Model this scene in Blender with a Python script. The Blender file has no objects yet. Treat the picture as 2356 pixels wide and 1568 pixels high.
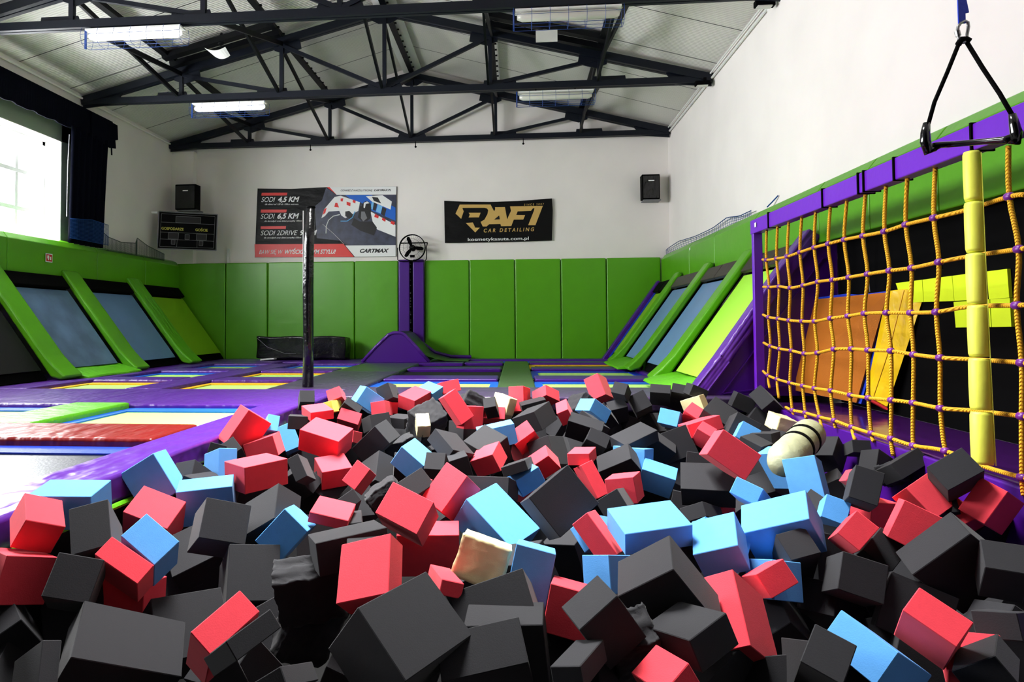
import bpy, bmesh, math, random
from mathutils import Vector, Matrix
random.seed(7)
C = bpy.context.scene.collection
sc = bpy.context.scene
PI = math.pi
# ------------------------------------------------------------------ camera
FOC = 1571.0; PPX, PPY = 1048.36, 692.79
YAW, PIT, ROL = math.radians(5.0541), math.radians(1.8691), math.radians(.3341)
EYE = Vector((0, 0, .7))
_fw = Vector((-math.sin(YAW)*math.cos(PIT), math.cos(YAW)*math.cos(PIT), math.sin(PIT)))
_rt = Vector((math.cos(YAW), math.sin(YAW), 0)); _dn = _fw.cross(_rt)
RT = _rt*math.cos(ROL) + _dn*math.sin(ROL); DN = -_rt*math.sin(ROL) + _dn*math.cos(ROL)
cam_d = bpy.data.cameras.new('camera'); cam = bpy.data.objects.new('camera', cam_d); C.objects.link(cam)
cam_d.sensor_width = 36; cam_d.lens = FOC/2356*36; cam_d.clip_start = .05; cam_d.clip_end = 200
cam_d.shift_x = (1178-PPX)/2356; cam_d.shift_y = -(784-PPY)/2356
m = Matrix.Identity(4)
for i in range(3):
    m[i][0] = RT[i]; m[i][1] = -DN[i]; m[i][2] = -_fw[i]; m[i][3] = EYE[i]
cam.matrix_world = m; sc.camera = cam
# ------------------------------------------------------------------ view + world + daylight
sc.view_settings.view_transform = 'Standard'; sc.view_settings.look = 'None'
sc.view_settings.exposure = 0.0; sc.view_settings.gamma = 1; sc.view_settings.use_curve_mapping = False
w = bpy.data.worlds.new('sky'); sc.world = w; w.use_nodes = True
w.node_tree.nodes['Background'].inputs[0].default_value = (.93, .97, 1, 1)
w.node_tree.nodes['Background'].inputs[1].default_value = 4.0
def area(name, loc, tgt, sx, sy, power, col=(1, 1, 1)):
    l = bpy.data.lights.new(name, 'AREA'); l.shape = 'RECTANGLE'; l.size = sx; l.size_y = sy; l.energy = power; l.color = col
    o = bpy.data.objects.new(name, l); C.objects.link(o); o.location = loc
    o.rotation_euler = (Vector(tgt)-Vector(loc)).to_track_quat('-Z', 'Y').to_euler(); return o
WIN = [(7.8, 10.2), (5.0, 7.4), (2.2, 4.6)]      # window openings in the left wall, along the depth
for (y0, y1), p in zip(WIN, (820, 820, 620)):
    area('daylight', (-7.75, (y0+y1)/2, 3.05), (0, (y0+y1)/2, 2.35), y1-y0+.4, 2.3, p, (.96, .98, 1))
# added fill lamps above the pit, brightening the upper faces of the foam
for yy in (6.2, 4.0):
    rl_ = area('pit_fill', (-1.3, yy, 5.45), (-.3, yy-.4, 0), 1.6, 2.2, 260, (1, .99, .97)); rl_.data.spread = 1.25
# ------------------------------------------------------------------ helpers
def ray(u, v): return RT*((u-PPX)/FOC) + DN*((v-PPY)/FOC) + _fw
def onX(u, v, x): d = ray(u, v); return EYE + d*(x/d.x)
def onY(u, v, y): d = ray(u, v); return EYE + d*(y/d.y)
def onZ(u, v, z): d = ray(u, v); return EYE + d*((z-EYE.z)/d.z)
class MB:
    def __init__(s): s.v = []; s.f = []
    def quad(s, *p):
        n = len(s.v); s.v += [tuple(q) for q in p]; s.f.append(tuple(range(n, n+len(p)))); return s
    def box(s, lo, hi, M=None):
        n = len(s.v); lo = Vector(lo); hi = Vector(hi)
        for z in (lo.z, hi.z):
            for x, y in ((lo.x, lo.y), (hi.x, lo.y), (hi.x, hi.y), (lo.x, hi.y)):
                p = Vector((x, y, z)); s.v.append(tuple(M @ p if M else p))
        for q in ((0, 3, 2, 1), (4, 5, 6, 7), (0, 1, 5, 4), (1, 2, 6, 5), (2, 3, 7, 6), (3, 0, 4, 7)): s.f.append(tuple(n+i for i in q))
        return s
    def bar(s, a, b, w, h=None, up=(0, 0, 1)):
        a = Vector(a); b = Vector(b); h = h or w; d = (b-a); L = d.length; d.normalize(); up = Vector(up)
        x = d.cross(up)
        if x.length < 1e-4: x = d.cross(Vector((0, 1, 0)))
        x.normalize(); y = x.cross(d)
        M = Matrix.Translation(a) @ Matrix((x, y, d)).transposed().to_4x4()
        return s.box((-w/2, -h/2, 0), (w/2, h/2, L), M)
    def tube(s, pts, r, k=8, closed=False):
        pts = [Vector(p) for p in pts]; n0 = len(s.v); N = len(pts); up = None
        for i, p in enumerate(pts):
            if closed: t = pts[(i+1) % N]-pts[i-1]
            else: t = pts[min(i+1, N-1)]-pts[max(i-1, 0)]
            t.normalize()
            if up is None: up = Vector((0, 0, 1)) if abs(t.z) < .9 else Vector((1, 0, 0))
            x = t.cross(up).normalized(); up = x.cross(t); rr = r[i] if isinstance(r, (list, tuple)) else r
            for j in range(k):
                a = 2*PI*j/k; s.v.append(tuple(p + x*math.cos(a)*rr + up*math.sin(a)*rr))
        M = N if closed else N-1
        for i in range(M):
            for j in range(k):
                a = n0+i*k; b = n0+((i+1) % N)*k; s.f.append((a+j, a+(j+1) % k, b+(j+1) % k, b+j))
        if not closed: s.f.append(tuple(n0+j for j in reversed(range(k)))); s.f.append(tuple(n0+(N-1)*k+j for j in range(k)))
        return s
    def prism(s, pts, off):
        n = len(s.v); N = len(pts); off = Vector(off)
        s.v += [tuple(Vector(p)) for p in pts] + [tuple(Vector(p)+off) for p in pts]
        s.f.append(tuple(range(n, n+N))); s.f.append(tuple(range(n+2*N-1, n+N-1, -1)))
        for i in range(N): j = (i+1) % N; s.f.append((n+j, n+i, n+N+i, n+N+j))
        return s
    def ball(s, c, r, a=10, b=6):
        c = Vector(c); n = len(s.v)
        for i in range(b+1):
            t = PI*i/b
            for j in range(a): s.v.append(tuple(c+Vector((math.sin(t)*math.cos(2*PI*j/a), math.sin(t)*math.sin(2*PI*j/a), math.cos(t)))*r))
        for i in range(b):
            for j in range(a): s.f.append((n+i*a+j, n+(i+1)*a+j, n+(i+1)*a+(j+1) % a, n+i*a+(j+1) % a))
        return s
def obj(name, mb, mat, parent=None, bev=0, smooth=False, sub=0, wob=0, seed=0):
    me = bpy.data.meshes.new(name); me.from_pydata(mb.v, [], mb.f)
    bm = bmesh.new(); bm.from_mesh(me)
    bmesh.ops.remove_doubles(bm, verts=bm.verts, dist=1e-5)
    if sub: bmesh.ops.subdivide_edges(bm, edges=bm.edges[:], cuts=sub, use_grid_fill=True)
    if bev: bmesh.ops.bevel(bm, geom=bm.edges[:], offset=bev, segments=2, profile=.6, affect='EDGES', clamp_overlap=True)
    bmesh.ops.recalc_face_normals(bm, faces=bm.faces[:])
    if wob:
        rnd = random.Random(seed); ph = [rnd.uniform(0, 6.28) for _ in range(9)]
        for v_ in bm.verts:
            p = v_.co
            v_.co += Vector((math.sin(p.y*7+ph[0])+math.sin(p.z*11+ph[1]), math.sin(p.x*8+ph[2])+math.sin(p.z*6+ph[3]), math.sin(p.x*9+ph[4])+math.sin(p.y*7+ph[5])))*wob
    bm.to_mesh(me); bm.free()
    if smooth or bev:
        for p in me.polygons: p.use_smooth = True
    o = bpy.data.objects.new(name, me); C.objects.link(o)
    if mat: me.materials.append(mat)
    if parent: o.parent = parent
    if bev and not sub:
        wn_ = o.modifiers.new('weighted_normals', 'WEIGHTED_NORMAL'); wn_.weight = 100
    return o
def tag(o, label, cat, group=None, kind=None):
    o['label'] = label; o['category'] = cat
    if group: o['group'] = group
    if kind: o['kind'] = kind
    return o
def thing(name, label, cat, group=None, loc=(0, 0, 0)):
    o = bpy.data.objects.new(name, None); C.objects.link(o); o.empty_display_size = .1; o.location = loc
    return tag(o, label, cat, group)
def struct(name, mb, mat, **k):
    o = obj(name, mb, mat, **k); o['kind'] = 'structure'; return o
# ------------------------------------------------------------------ materials
def s2l(c): return tuple((x/12.92 if x <= .04045 else ((x+.055)/1.055)**2.4) for x in c)
def mat(name, col, rough=.5, spec=.5, bump=0, bscale=30, metal=0, var=0, vscale=3, stretch=(1, 1, 1), detail=3, emit=None, coat=0, sheen=0, sss=0, bdist=.01):
    mt = bpy.data.materials.new(name); mt.use_nodes = True; nt = mt.node_tree; b = nt.nodes['Principled BSDF']
    c = s2l(col) + (1,); b.inputs['Base Color'].default_value = c; b.inputs['Roughness'].default_value = rough
    b.inputs['Specular IOR Level'].default_value = spec; b.inputs['Metallic'].default_value = metal
    if coat: b.inputs['Coat Weight'].default_value = coat; b.inputs['Coat Roughness'].default_value = .12
    if sheen: b.inputs['Sheen Weight'].default_value = sheen
    if sss:
        b.inputs['Subsurface Weight'].default_value = sss; b.inputs['Subsurface Scale'].default_value = .03; b.inputs['Subsurface Radius'].default_value = (1, .6, .5)
    if emit: b.inputs['Emission Color'].default_value = s2l(col)+(1,); b.inputs['Emission Strength'].default_value = emit
    if bump or var:
        tc = nt.nodes.new('ShaderNodeTexCoord'); mp = nt.nodes.new('ShaderNodeMapping'); mp.inputs['Scale'].default_value = stretch
        nt.links.new(tc.outputs['Object'], mp.inputs['Vector'])
    if bump:
        n = nt.nodes.new('ShaderNodeTexNoise'); n.inputs['Scale'].default_value = bscale; n.inputs['Detail'].default_value = detail
        nt.links.new(mp.outputs[0], n.inputs['Vector'])
        bp = nt.nodes.new('ShaderNodeBump'); bp.inputs['Strength'].default_value = bump; bp.inputs['Distance'].default_value = bdist
        nt.links.new(n.outputs[0], bp.inputs['Height']); nt.links.new(bp.outputs[0], b.inputs['Normal'])
    if var:
        n2 = nt.nodes.new('ShaderNodeTexNoise'); n2.inputs['Scale'].default_value = vscale; n2.inputs['Detail'].default_value = 4
        nt.links.new(tc.outputs['Object'], n2.inputs['Vector'])
        mx = nt.nodes.new('ShaderNodeMix'); mx.data_type = 'RGBA'; mx.blend_type = 'MULTIPLY'
        rp = nt.nodes.new('ShaderNodeMapRange'); rp.inputs[1].default_value = .35; rp.inputs[2].default_value = .65; rp.inputs[3].default_value = 1-var; rp.inputs[4].default_value = 1
        nt.links.new(n2.outputs[0], rp.inputs[0]); mx.inputs['Factor'].default_value = 1
        mx.inputs[6].default_value = c; nt.links.new(rp.outputs[0], mx.inputs[7]); nt.links.new(mx.outputs[2], b.inputs['Base Color'])
    return mt
M = {}
M['plaster'] = mat('white_plaster', (.945, .92, .905), .85, .2, bump=.15, bscale=9, var=.05, vscale=1.2)
M['plaster_green'] = mat('pale_green_plaster', (.60, .66, .58), .85, .2, bump=.15, bscale=9, var=.05)
M['green'] = mat('green_vinyl', (.33, .63, .03), .36, .5, bump=.22, bscale=3.2, var=.06, bdist=.03)
M['green2'] = mat('green_vinyl_pleated', (.36, .70, .07), .38, .5, bump=.5, bscale=5, stretch=(1, 3, 1), bdist=.04)
M['green_hi'] = mat('bright_green_mesh', (.66, .93, .26), .5, .4, bump=.1, bscale=200)
M['green_deep'] = mat('yellow_green_mesh', (.50, .72, .08), .5, .4, bump=.1, bscale=200)
M['purple'] = mat('purple_vinyl', (.33, .13, .55), .30, .5, bump=.5, bscale=4, stretch=(1.8, 1, 1), bdist=.06, var=.08, detail=2)
M['purple_flat'] = mat('purple_vinyl_taut', (.27, .05, .50), .32, .5, bump=.15, bscale=4, bdist=.02)
M['purple_paint'] = mat('purple_sleeve', (.40, .12, .72), .3, .5, bump=.1, bscale=20)
M['walk'] = mat('dark_purple_grey_vinyl', (.26, .20, .33), .28, .5, bump=.6, bscale=5, bdist=.04, var=.1)
M['walk_green'] = mat('dusty_green_vinyl', (.25, .34, .22), .33, .5, bump=.4, bscale=6, bdist=.02, var=.1)
M['lime_bed'] = mat('pale_lime_mesh', (.76, .95, .50), .42, .4, bump=.08, bscale=150)
M['bed_grey'] = mat('dark_grey_mesh', (.20, .21, .24), .38, .5, bump=.15, bscale=60, var=.2, vscale=8)
M['bed_blue'] = mat('grey_blue_mesh', (.40, .55, .72), .42, .45, bump=.1, bscale=120, var=.12, vscale=1.5)
M['bed_blue_worn'] = mat('worn_grey_blue_mesh', (.40, .52, .66), .36, .5, bump=.15, bscale=90, var=.45, vscale=2.2)
M['bed_black'] = mat('black_mesh', (.03, .03, .035), .6, .3)
M['black_vinyl'] = mat('black_vinyl', (.035, .035, .045), .22, .5, bump=.6, bscale=7, bdist=.03)
M['black'] = mat('black_matte', (.015, .015, .018), .8, .06)
M['black_gloss'] = mat('black_gloss', (.02, .02, .03), .15, .6)
M['brown_pad'] = mat('dusty_black_vinyl', (.19, .165, .14), .5, .4, bump=.2, bscale=10)
M['blue_web'] = mat('blue_webbing', (.02, .20, .75), .5, .4, bump=.2, bscale=60)
M['blue_edge'] = mat('blue_edge', (.05, .38, .85), .45, .4)
M['yellow_edge'] = mat('yellow_edge', (.95, .72, .05), .45, .4)
M['yellow_vinyl'] = mat('yellow_vinyl', (.97, .80, .05), .3, .5, bump=.4, bscale=6, bdist=.03)
M['yellow_foam'] = mat('pale_yellow_vinyl', (.93, .95, .35), .45, .4, bump=.25, bscale=12)
M['lime_tile'] = mat('lime_tile', (.87, .97, .12), .6, .3)
M['red_vinyl'] = mat('red_vinyl', (.46, .04, .03), .32, .5, bump=.5, bscale=4, stretch=(2.5, 1, 1), bdist=.05, detail=2)
M['red'] = mat('red_plain', (.80, .05, .04), .5, .4)
M['rope'] = mat('yellow_rope', (.90, .66, .13), .6, .3)
_nt = M['rope'].node_tree; _t = _nt.nodes.new('ShaderNodeTexCoord'); _wv = _nt.nodes.new('ShaderNodeTexWave'); _wv.wave_type = 'BANDS'; _wv.bands_direction = 'DIAGONAL'
_wv.inputs['Scale'].default_value = 38; _bp = _nt.nodes.new('ShaderNodeBump'); _bp.inputs['Strength'].default_value = .8; _bp.inputs['Distance'].default_value = .006
_nt.links.new(_t.outputs['Object'], _wv.inputs['Vector']); _nt.links.new(_wv.outputs[1], _bp.inputs['Height']); _nt.links.new(_bp.outputs[0], _nt.nodes['Principled BSDF'].inputs['Normal'])
M['knot'] = mat('purple_clamp', (.42, .14, .52), .3, .5)
M['steel_blue'] = mat('dark_blue_paint', (.025, .05, .10), .5, .3, bump=.1, bscale=40)
M['steel_black'] = mat('black_blue_paint', (.012, .018, .035), .5, .2, bump=.1, bscale=40)
M['steel'] = mat('galvanised_steel', (.55, .55, .56), .35, .5, metal=.9)
M['white_plastic'] = mat('white_plastic', (.88, .88, .87), .45, .4)
M['tube_on'] = mat('lit_tube', (1, 1, .98), .3, .5, emit=1.1)
M['tube_off'] = mat('clear_tube', (.80, .80, .76), .2, .5)
M['cage_blue'] = mat('blue_wire', (.06, .22, .50), .4, .5)
M['brown_board'] = mat('orange_brown_mesh', (.74, .42, .06), .7, .3, bump=.25, bscale=150, var=.12, vscale=2.5)
M['curtain'] = mat('navy_curtain', (.012, .02, .07), .8, .06, bump=.2, bscale=14, stretch=(1, 4, .3))
M['net_blue'] = mat('blue_net', (.05, .26, .52), .6, .3)
M['net_grey'] = mat('grey_green_net', (.22, .27, .24), .7, .2)
M['gold'] = mat('gold_print', (.80, .65, .36), .45, .5)
M['white_print'] = mat('white_print', (.93, .93, .93), .5, .3)
M['black_print'] = mat('black_print', (.04, .04, .05), .4, .4)
M['banner_black'] = mat('black_banner', (.02, .02, .023), .45, .2, bump=.5, bscale=2.2, stretch=(1, 1, 2), bdist=.05)
M['board_black'] = mat('scoreboard_black', (.012, .012, .02), .6, .1)
M['grey_line'] = mat('grey_line', (.45, .45, .47), .5, .4)
M['dark_panel'] = mat('dark_panel', (.12, .12, .13), .5, .4)
M['yellow_print'] = mat('dull_yellow_print', (.85, .82, .35), .5, .4)
M['red_print'] = mat('red_print', (.86, .16, .14), .4, .4)
M['blue_print'] = mat('blue_print', (.05, .38, .78), .4, .4)
M['sky_print'] = mat('light_blue_print', (.45, .72, .92), .4, .4)
M['slate_print'] = mat('slate_print', (.25, .27, .36), .4, .4, var=.5, vscale=6)
M['frame_white'] = mat('white_window_frame', (.86, .88, .88), .5, .4)
M['grey_foam_roll'] = mat('pale_grey_vinyl', (.64, .65, .52), .5, .4, bump=.5, bscale=14, bdist=.02)
M['floor_dark'] = mat('dark_floor', (.02, .02, .022), .8, .2)
def foam(name, col):
    return mat(name, col, .75, .2, bump=.3, bscale=260, var=.04, vscale=30, sheen=.08, sss=0, bdist=.0012)
M['foam_k'] = foam('dark_grey_foam', (.14, .14, .155)); M['foam_r'] = foam('red_foam', (.93, .25, .31)); M['foam_b'] = foam('blue_foam', (.34, .62, .89))
M['foam_c'] = foam('cream_foam', (.93, .87, .66)); M['foam_m'] = foam('mint_foam', (.60, .88, .70)); M['foam_y'] = foam('yellow_foam', (.93, .85, .35))
# glass
gm = bpy.data.materials.new('window_glass'); gm.use_nodes = True; nt = gm.node_tree; nt.nodes.clear()
o_ = nt.nodes.new('ShaderNodeOutputMaterial'); mxs = nt.nodes.new('ShaderNodeMixShader'); tr = nt.nodes.new('ShaderNodeBsdfTransparent'); gl = nt.nodes.new('ShaderNodeBsdfGlossy')
gl.inputs['Roughness'].default_value = .05; mxs.inputs[0].default_value = .06; nt.links.new(tr.outputs[0], mxs.inputs[1]); nt.links.new(gl.outputs[0], mxs.inputs[2]); nt.links.new(mxs.outputs[0], o_.inputs[0])
M['glass'] = gm
# ribbed ceiling sheet: ribs run down the slope (bands along Y)
cm = mat('ribbed_ceiling_sheet', (.87, .855, .835), .6, .3); nt = cm.node_tree; b = nt.nodes['Principled BSDF']
tc = nt.nodes.new('ShaderNodeTexCoord'); sp = nt.nodes.new('ShaderNodeSeparateXYZ'); nt.links.new(tc.outputs['Object'], sp.inputs[0])
def mth(op, a, bb=None):
    n = nt.nodes.new('ShaderNodeMath'); n.operation = op
    if isinstance(a, (int, float)): n.inputs[0].default_value = a
    else: nt.links.new(a, n.inputs[0])
    if bb is not None:
        if isinstance(bb, (int, float)): n.inputs[1].default_value = bb
        else: nt.links.new(bb, n.inputs[1])
    return n.outputs[0]
wv = mth('SINE', mth('MULTIPLY', sp.outputs['Y'], 2*PI/.09)); wv = mth('POWER', mth('ABSOLUTE', wv), .5)
jn = mth('LESS_THAN', mth('MODULO', mth('ADD', sp.outputs['Y'], 100.0), 1.15), .018)
h = mth('SUBTRACT', wv, mth('MULTIPLY', jn, 3.0))
bp = nt.nodes.new('ShaderNodeBump'); bp.inputs['Strength'].default_value = .9; bp.inputs['Distance'].default_value = .012
nt.links.new(h, bp.inputs['Height']); nt.links.new(bp.outputs[0], b.inputs['Normal'])
mx = nt.nodes.new('ShaderNodeMix'); mx.data_type = 'RGBA'; mx.inputs[6].default_value = s2l((.87, .855, .835))+(1,); mx.inputs[7].default_value = (.04, .04, .04, 1)
nt.links.new(jn, mx.inputs['Factor']); nt.links.new(mx.outputs[2], b.inputs['Base Color'])
M['ceiling'] = cm
# ------------------------------------------------------------------ room shell
XL, XR, YB, YF = -7.2, 3.05, 13.85, -5.5
ZE, ZR, XC = 4.56, 6.02, -2.075
struct('floor', MB().box((XL-.1, YF, -1.25), (XR+.1, YB+.1, -1.15)), M['floor_dark'])
def slope(x0, z0, x1, z1): return MB().prism([(x0, YF, z0), (x1, YF, z1), (x1, YF, z1+.12), (x0, YF, z0+.12)], (0, YB+.3-YF, 0))
struct('ceiling', slope(XR+.25, ZE-.07, XC, ZR), M['ceiling'])
struct('ceiling', slope(XL-.25, ZE-.07, XC, ZR), M['ceiling'])
def gable(y, th): return MB().prism([(XL-.2, y, -1.2), (XR+.2, y, -1.2), (XR+.2, y, ZE-.05), (XC, y, ZR+.05), (XL-.2, y, ZE-.05)], (0, th, 0))
struct('wall_back', gable(YB, .2), M['plaster']); struct('wall_front', gable(YF-.2, .2), M['black'])  # front wall is unseen, made black to cut fill on camera-facing sides
struct('wall_right', MB().box((XR, YF, -1.2), (XR+.2, YB, ZE)), M['plaster'])
wl = MB(); W0, W1 = 1.9, 3.63
wl.box((XL-.38, YF, -1.2), (XL, YB, W0)); wl.box((XL-.38, YF, W1), (XL, YB, ZE))
ys = [YF] + [y for p in sorted(WIN) for y in p] + [YB]
for i in range(0, len(ys), 2): wl.box((XL-.38, ys[i], W0), (XL, ys[i+1], W1))
struct('wall_left', wl, M['plaster'])
for n, (y0, y1) in enumerate(WIN):
    wn = thing('window_%d' % (n+1), '', ''); del wn['label']; del wn['category']; wn['kind'] = 'structure'
    fr = MB(); x = XL-.3; pw = (y1-y0)/4
    for a, b2 in ((y0, y0+.06), (y1-.06, y1)): fr.box((x-.05, a, W0), (x+.03, b2, W1))
    for a, b2 in ((W0, W0+.06), (W1-.06, W1)): fr.box((x-.05, y0, a), (x+.03, y1, b2))
    for k in range(1, 4): fr.box((x-.03, y0+k*pw-.03, W0), (x+.02, y0+k*pw+.03, W1))
    for z in (2.48, 3.05): fr.box((x-.035, y0, z-.03), (x+.026, y1, z+.03))
    obj('window_frame', fr, M['frame_white'], wn); obj('pane', MB().quad((x-.005, y0, W0), (x-.005, y1, W0), (x-.005, y1, W1), (x-.005, y0, W1)), M['glass'], wn)
# ridge cover, eave ducts, corner pilaster
struct('trim_1', MB().prism([(XC-.2, 0, ZR-.13), (XC+.2, 0, ZR-.13), (XC+.16, 0, ZR-.08), (XC, 0, ZR-.02), (XC-.16, 0, ZR-.08)], (0, YB, 0)), M['white_plastic'])
struct('trim_2', MB().tube([(XR-.03, YF, ZE-.12), (XR-.03, YB, ZE-.12)], .018, 8).tube([(XR-.05, YF, ZE-.05), (XR-.05, YB, ZE-.05)], .014, 8), M['white_plastic'])
struct('trim_3', MB().tube([(XL+.04, YF, ZE-.08), (XL+.04, YB, ZE-.08)], .02, 8), M['plaster'])
struct('trim_4', MB().box((XL, 13.70, 1.985), (-6.72, YB, 4.35)), M['plaster'])
struct('trim_5', MB().box((XR-.035, YF, 2.0), (XR, 8.33, ZE-.1)), M['plaster'])
struct('trim_6', MB().box((-6.03, YB-.05, 1.95), (-5.98, YB, 2.3)), M['white_plastic'])
# ------------------------------------------------------------------ roof trusses
NX = [XC + k*1.70 for k in (-3, -2, -1, 0, 1, 2, 3)]
def ztop(x): return 5.74 - abs(x-XC)*.2529
ZB = 4.43
def truss(y, where):
    t = thing('roof_truss', 'dark blue steel roof truss ' + where, 'truss', 'roof trusses spanning the hall', (XC, y, ZB))
    L = Matrix.Translation((-XC, -y, -ZB))
    def o2(name, mb):
        mb.v = [tuple(L @ Vector(p)) for p in mb.v]; return obj(name, mb, M['steel_blue'], t)
    xl, xr = XL+.02, XR-.02
    b = MB(); b.bar((xl, y-.035, ZB), (xr, y-.035, ZB), .05, .10); b.bar((xl, y+.035, ZB), (xr, y+.035, ZB), .05, .10); o2('bottom_chord', b)
    for s in (-1, 1):
        xe = xl if s < 0 else xr
        b = MB(); b.bar((XC, y-.04, ztop(XC)), (xe, y-.04, ztop(xe)), .06, .12); b.bar((XC, y+.04, ztop(XC)), (xe, y+.04, ztop(xe)), .06, .12); o2('top_chord', b)
        o2('heel_plate', MB().prism([(xe, y-.012, ZB-.10), (xe-s*.55, y-.012, ZB-.05), (xe-s*.75, y-.012, ztop(xe-s*.75)), (xe, y-.012, ztop(xe)+.05)], (0, .024, 0)))
        n1, n2 = XC+s*3.4, XC+s*1.7
        o2('diagonal', MB().bar((n1, y, ztop(n1)-.06), (n2, y, ZB+.05), .05, .055))
        o2('diagonal', MB().bar((n2, y, ztop(n2)-.06), (XC, y, ZB+.05), .055, .06))
        for q in (n1, n2):
            o2('post', MB().bar((q, y, ZB), (q, y, ztop(q)), .06, .06))
            o2('gusset_plate', MB().prism([(q-s*.30, y-.01, ztop(q-s*.3)-.02), (q-s*.33, y-.01, ztop(q)-.12), (q-s*.05, y-.01, ztop(q)-.2), (q+s*.12, y-.01, ztop(q)-.14), (q+s*.12, y-.01, ztop(q+s*.12))], (0, .02, 0)))
            o2('gusset_plate', MB().prism([(q-.12, y-.01, ZB), (q+s*.42, y-.01, ZB) if s > 0 else (q+.12, y-.01, ZB), (q+.1+(.3 if s > 0 else 0), y-.01, ZB+.12), (q-.1-(.3 if s < 0 else 0), y-.01, ZB+.12)] if s > 0 else
               [(q-.42, y-.01, ZB), (q+.12, y-.01, ZB), (q+.08, y-.01, ZB+.12), (q-.40, y-.01, ZB+.12)], (0, .02, 0)))
    o2('post', MB().bar((XC, y, ZB), (XC, y, ztop(XC)), .06, .06))
    o2('gusset_plate', MB().prism([(XC-.32, y-.01, ZB), (XC+.32, y-.01, ZB), (XC+.26, y-.01, ZB+.13), (XC-.26, y-.01, ZB+.13)], (0, .02, 0)))
    o2('gusset_plate', MB().prism([(XC-.28, y-.01, ztop(XC)-.10), (XC-.1, y-.01, ztop(XC)-.2), (XC+.1, y-.01, ztop(XC)-.2), (XC+.28, y-.01, ztop(XC)-.10), (XC, y-.01, ztop(XC)+.04)], (0, .02, 0)))
    return t
TY = [13.62, 10.72, 7.93]
truss(TY[0], 'against the white gable end wall'); truss(TY[1], 'in the middle, one bay from the gable wall'); truss(TY[2], 'nearest, crossing the top of the view')
XB = [(NX[1], 'over the outer left line'), (NX[2], 'over the inner left line'), (NX[3], 'under the ridge'), (NX[4], 'over the inner right line'), (NX[5], 'over the outer right line')]
for x, wh in XB:
    for (y0, y1, bay) in ((TY[1], TY[0], 'far bay by the gable wall'), (TY[2], TY[1], 'near bay before the middle truss')):
        t = thing('roof_brace', 'crossed dark steel braces %s, %s' % (wh, bay), 'roof brace', 'crossed braces between the trusses', (x, y0, ZB))
        for k, (za, zb) in enumerate(((ztop(x)-.06, ZB+.05), (ZB+.05, ztop(x)-.06))):
            obj('diagonal', MB().bar((-.03+.06*k, .08, za-ZB), (-.03+.06*k, y1-y0-.08, zb-ZB), .035, .07), M['steel_black'], t)
    zc = ztop(x)+.10
    t = thing('roof_purlin', 'dark steel purlin running lengthwise %s' % wh, 'purlin', 'purlins under the roof', (x, 2, zc))
    b = MB(); b.box((-.05, 0, -.04), (.05, YB-2, -.015)); b.box((-.012, 0, -.015), (.012, YB-2, .06)); obj('beam', b, M['steel_black'], t)
    if abs(x-XC) < 2.5:
        b = MB()
        for k in range(46): b.box((.05, .1+k*.25, -.02), (.085, .13+k*.25, .0))
        obj('clip', b, M['steel_black'], t)['kind'] = 'stuff'
# two purlins near the ridge
for s in (-1, 1):
    pass
# twin rails slung under the slopes, with reflector lamps
for s, side in ((-1, 'left'), (1, 'right')):
    t = thing('ceiling_rail', 'pair of dark steel rails under the %s roof slope carrying a reflector' % side, 'rail', 'twin rails under the roof slopes', (XC+s*2.6, 10.35, ztop(XC+s*2.6)+.05))
    for yy, w_, zz in ((-.12, .13, .02), (.12, .10, -.02)):
        xa, xb = s*-.95, s*.85
        obj('rail', MB().bar((xa, yy, .2529*.95+zz), (xb, yy, -.2529*.85+zz), w_, .09), M['steel_black'], t)
    r = thing('reflector_lamp', 'round ceiling lamp with a %s white reflector plate, under the %s roof slope' % ('curved' if s < 0 else 'flat', side), 'lamp', 'reflector lamps on the rails', (XC+s*2.15, 10.15, 5.05))
    if s < 0:
        r.location = (-4.62, 10.25, 5.0); pl = MB(); N = 6
        for k in range(N):
            a0, a1 = -.5+k/N, -.5+(k+1)/N
            pl.quad((-.19+.04, -.10, -a0*a0*.18+.02), (a0*.36+.0, -.12, -.10+a0*a0*.3), (a1*.36, -.12, -.10+a1*a1*.3), (a1*.40, .05, a1*a1*.2))
        pl = MB(); n = 8
        for k in range(n):
            a0, a1 = -1+2*k/n, -1+2*(k+1)/n
            pl.quad((a0*.17-.03, -.10, .05*a0*a0-.02), (a1*.17-.03, -.10, .05*a1*a1-.02), (a1*.13+.05, .0, .05*a1*a1-.12), (a0*.13+.05, .0, .05*a0*a0-.12))
    else:
        r.location = (.49, 10.25, 5.0); pl = MB().box((-.16, -.1, -.10), (.16, -.08, .08)).quad((-.16, -.1, .08), (.16, -.1, .08), (.13, .02, .12), (-.13, .02, .12))
    obj('reflector_plate', pl, M['white_plastic'], r)
    obj('bulb_housing', MB().ball((0 if s > 0 else .02, 0, .17), .07, 14, 9), M['steel'] if s > 0 else M['steel_black'], r, smooth=True)
    obj('bracket', MB().bar((.02, 0, .1), (.02, .05, .42), .03), M['steel_black'], r)
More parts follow.
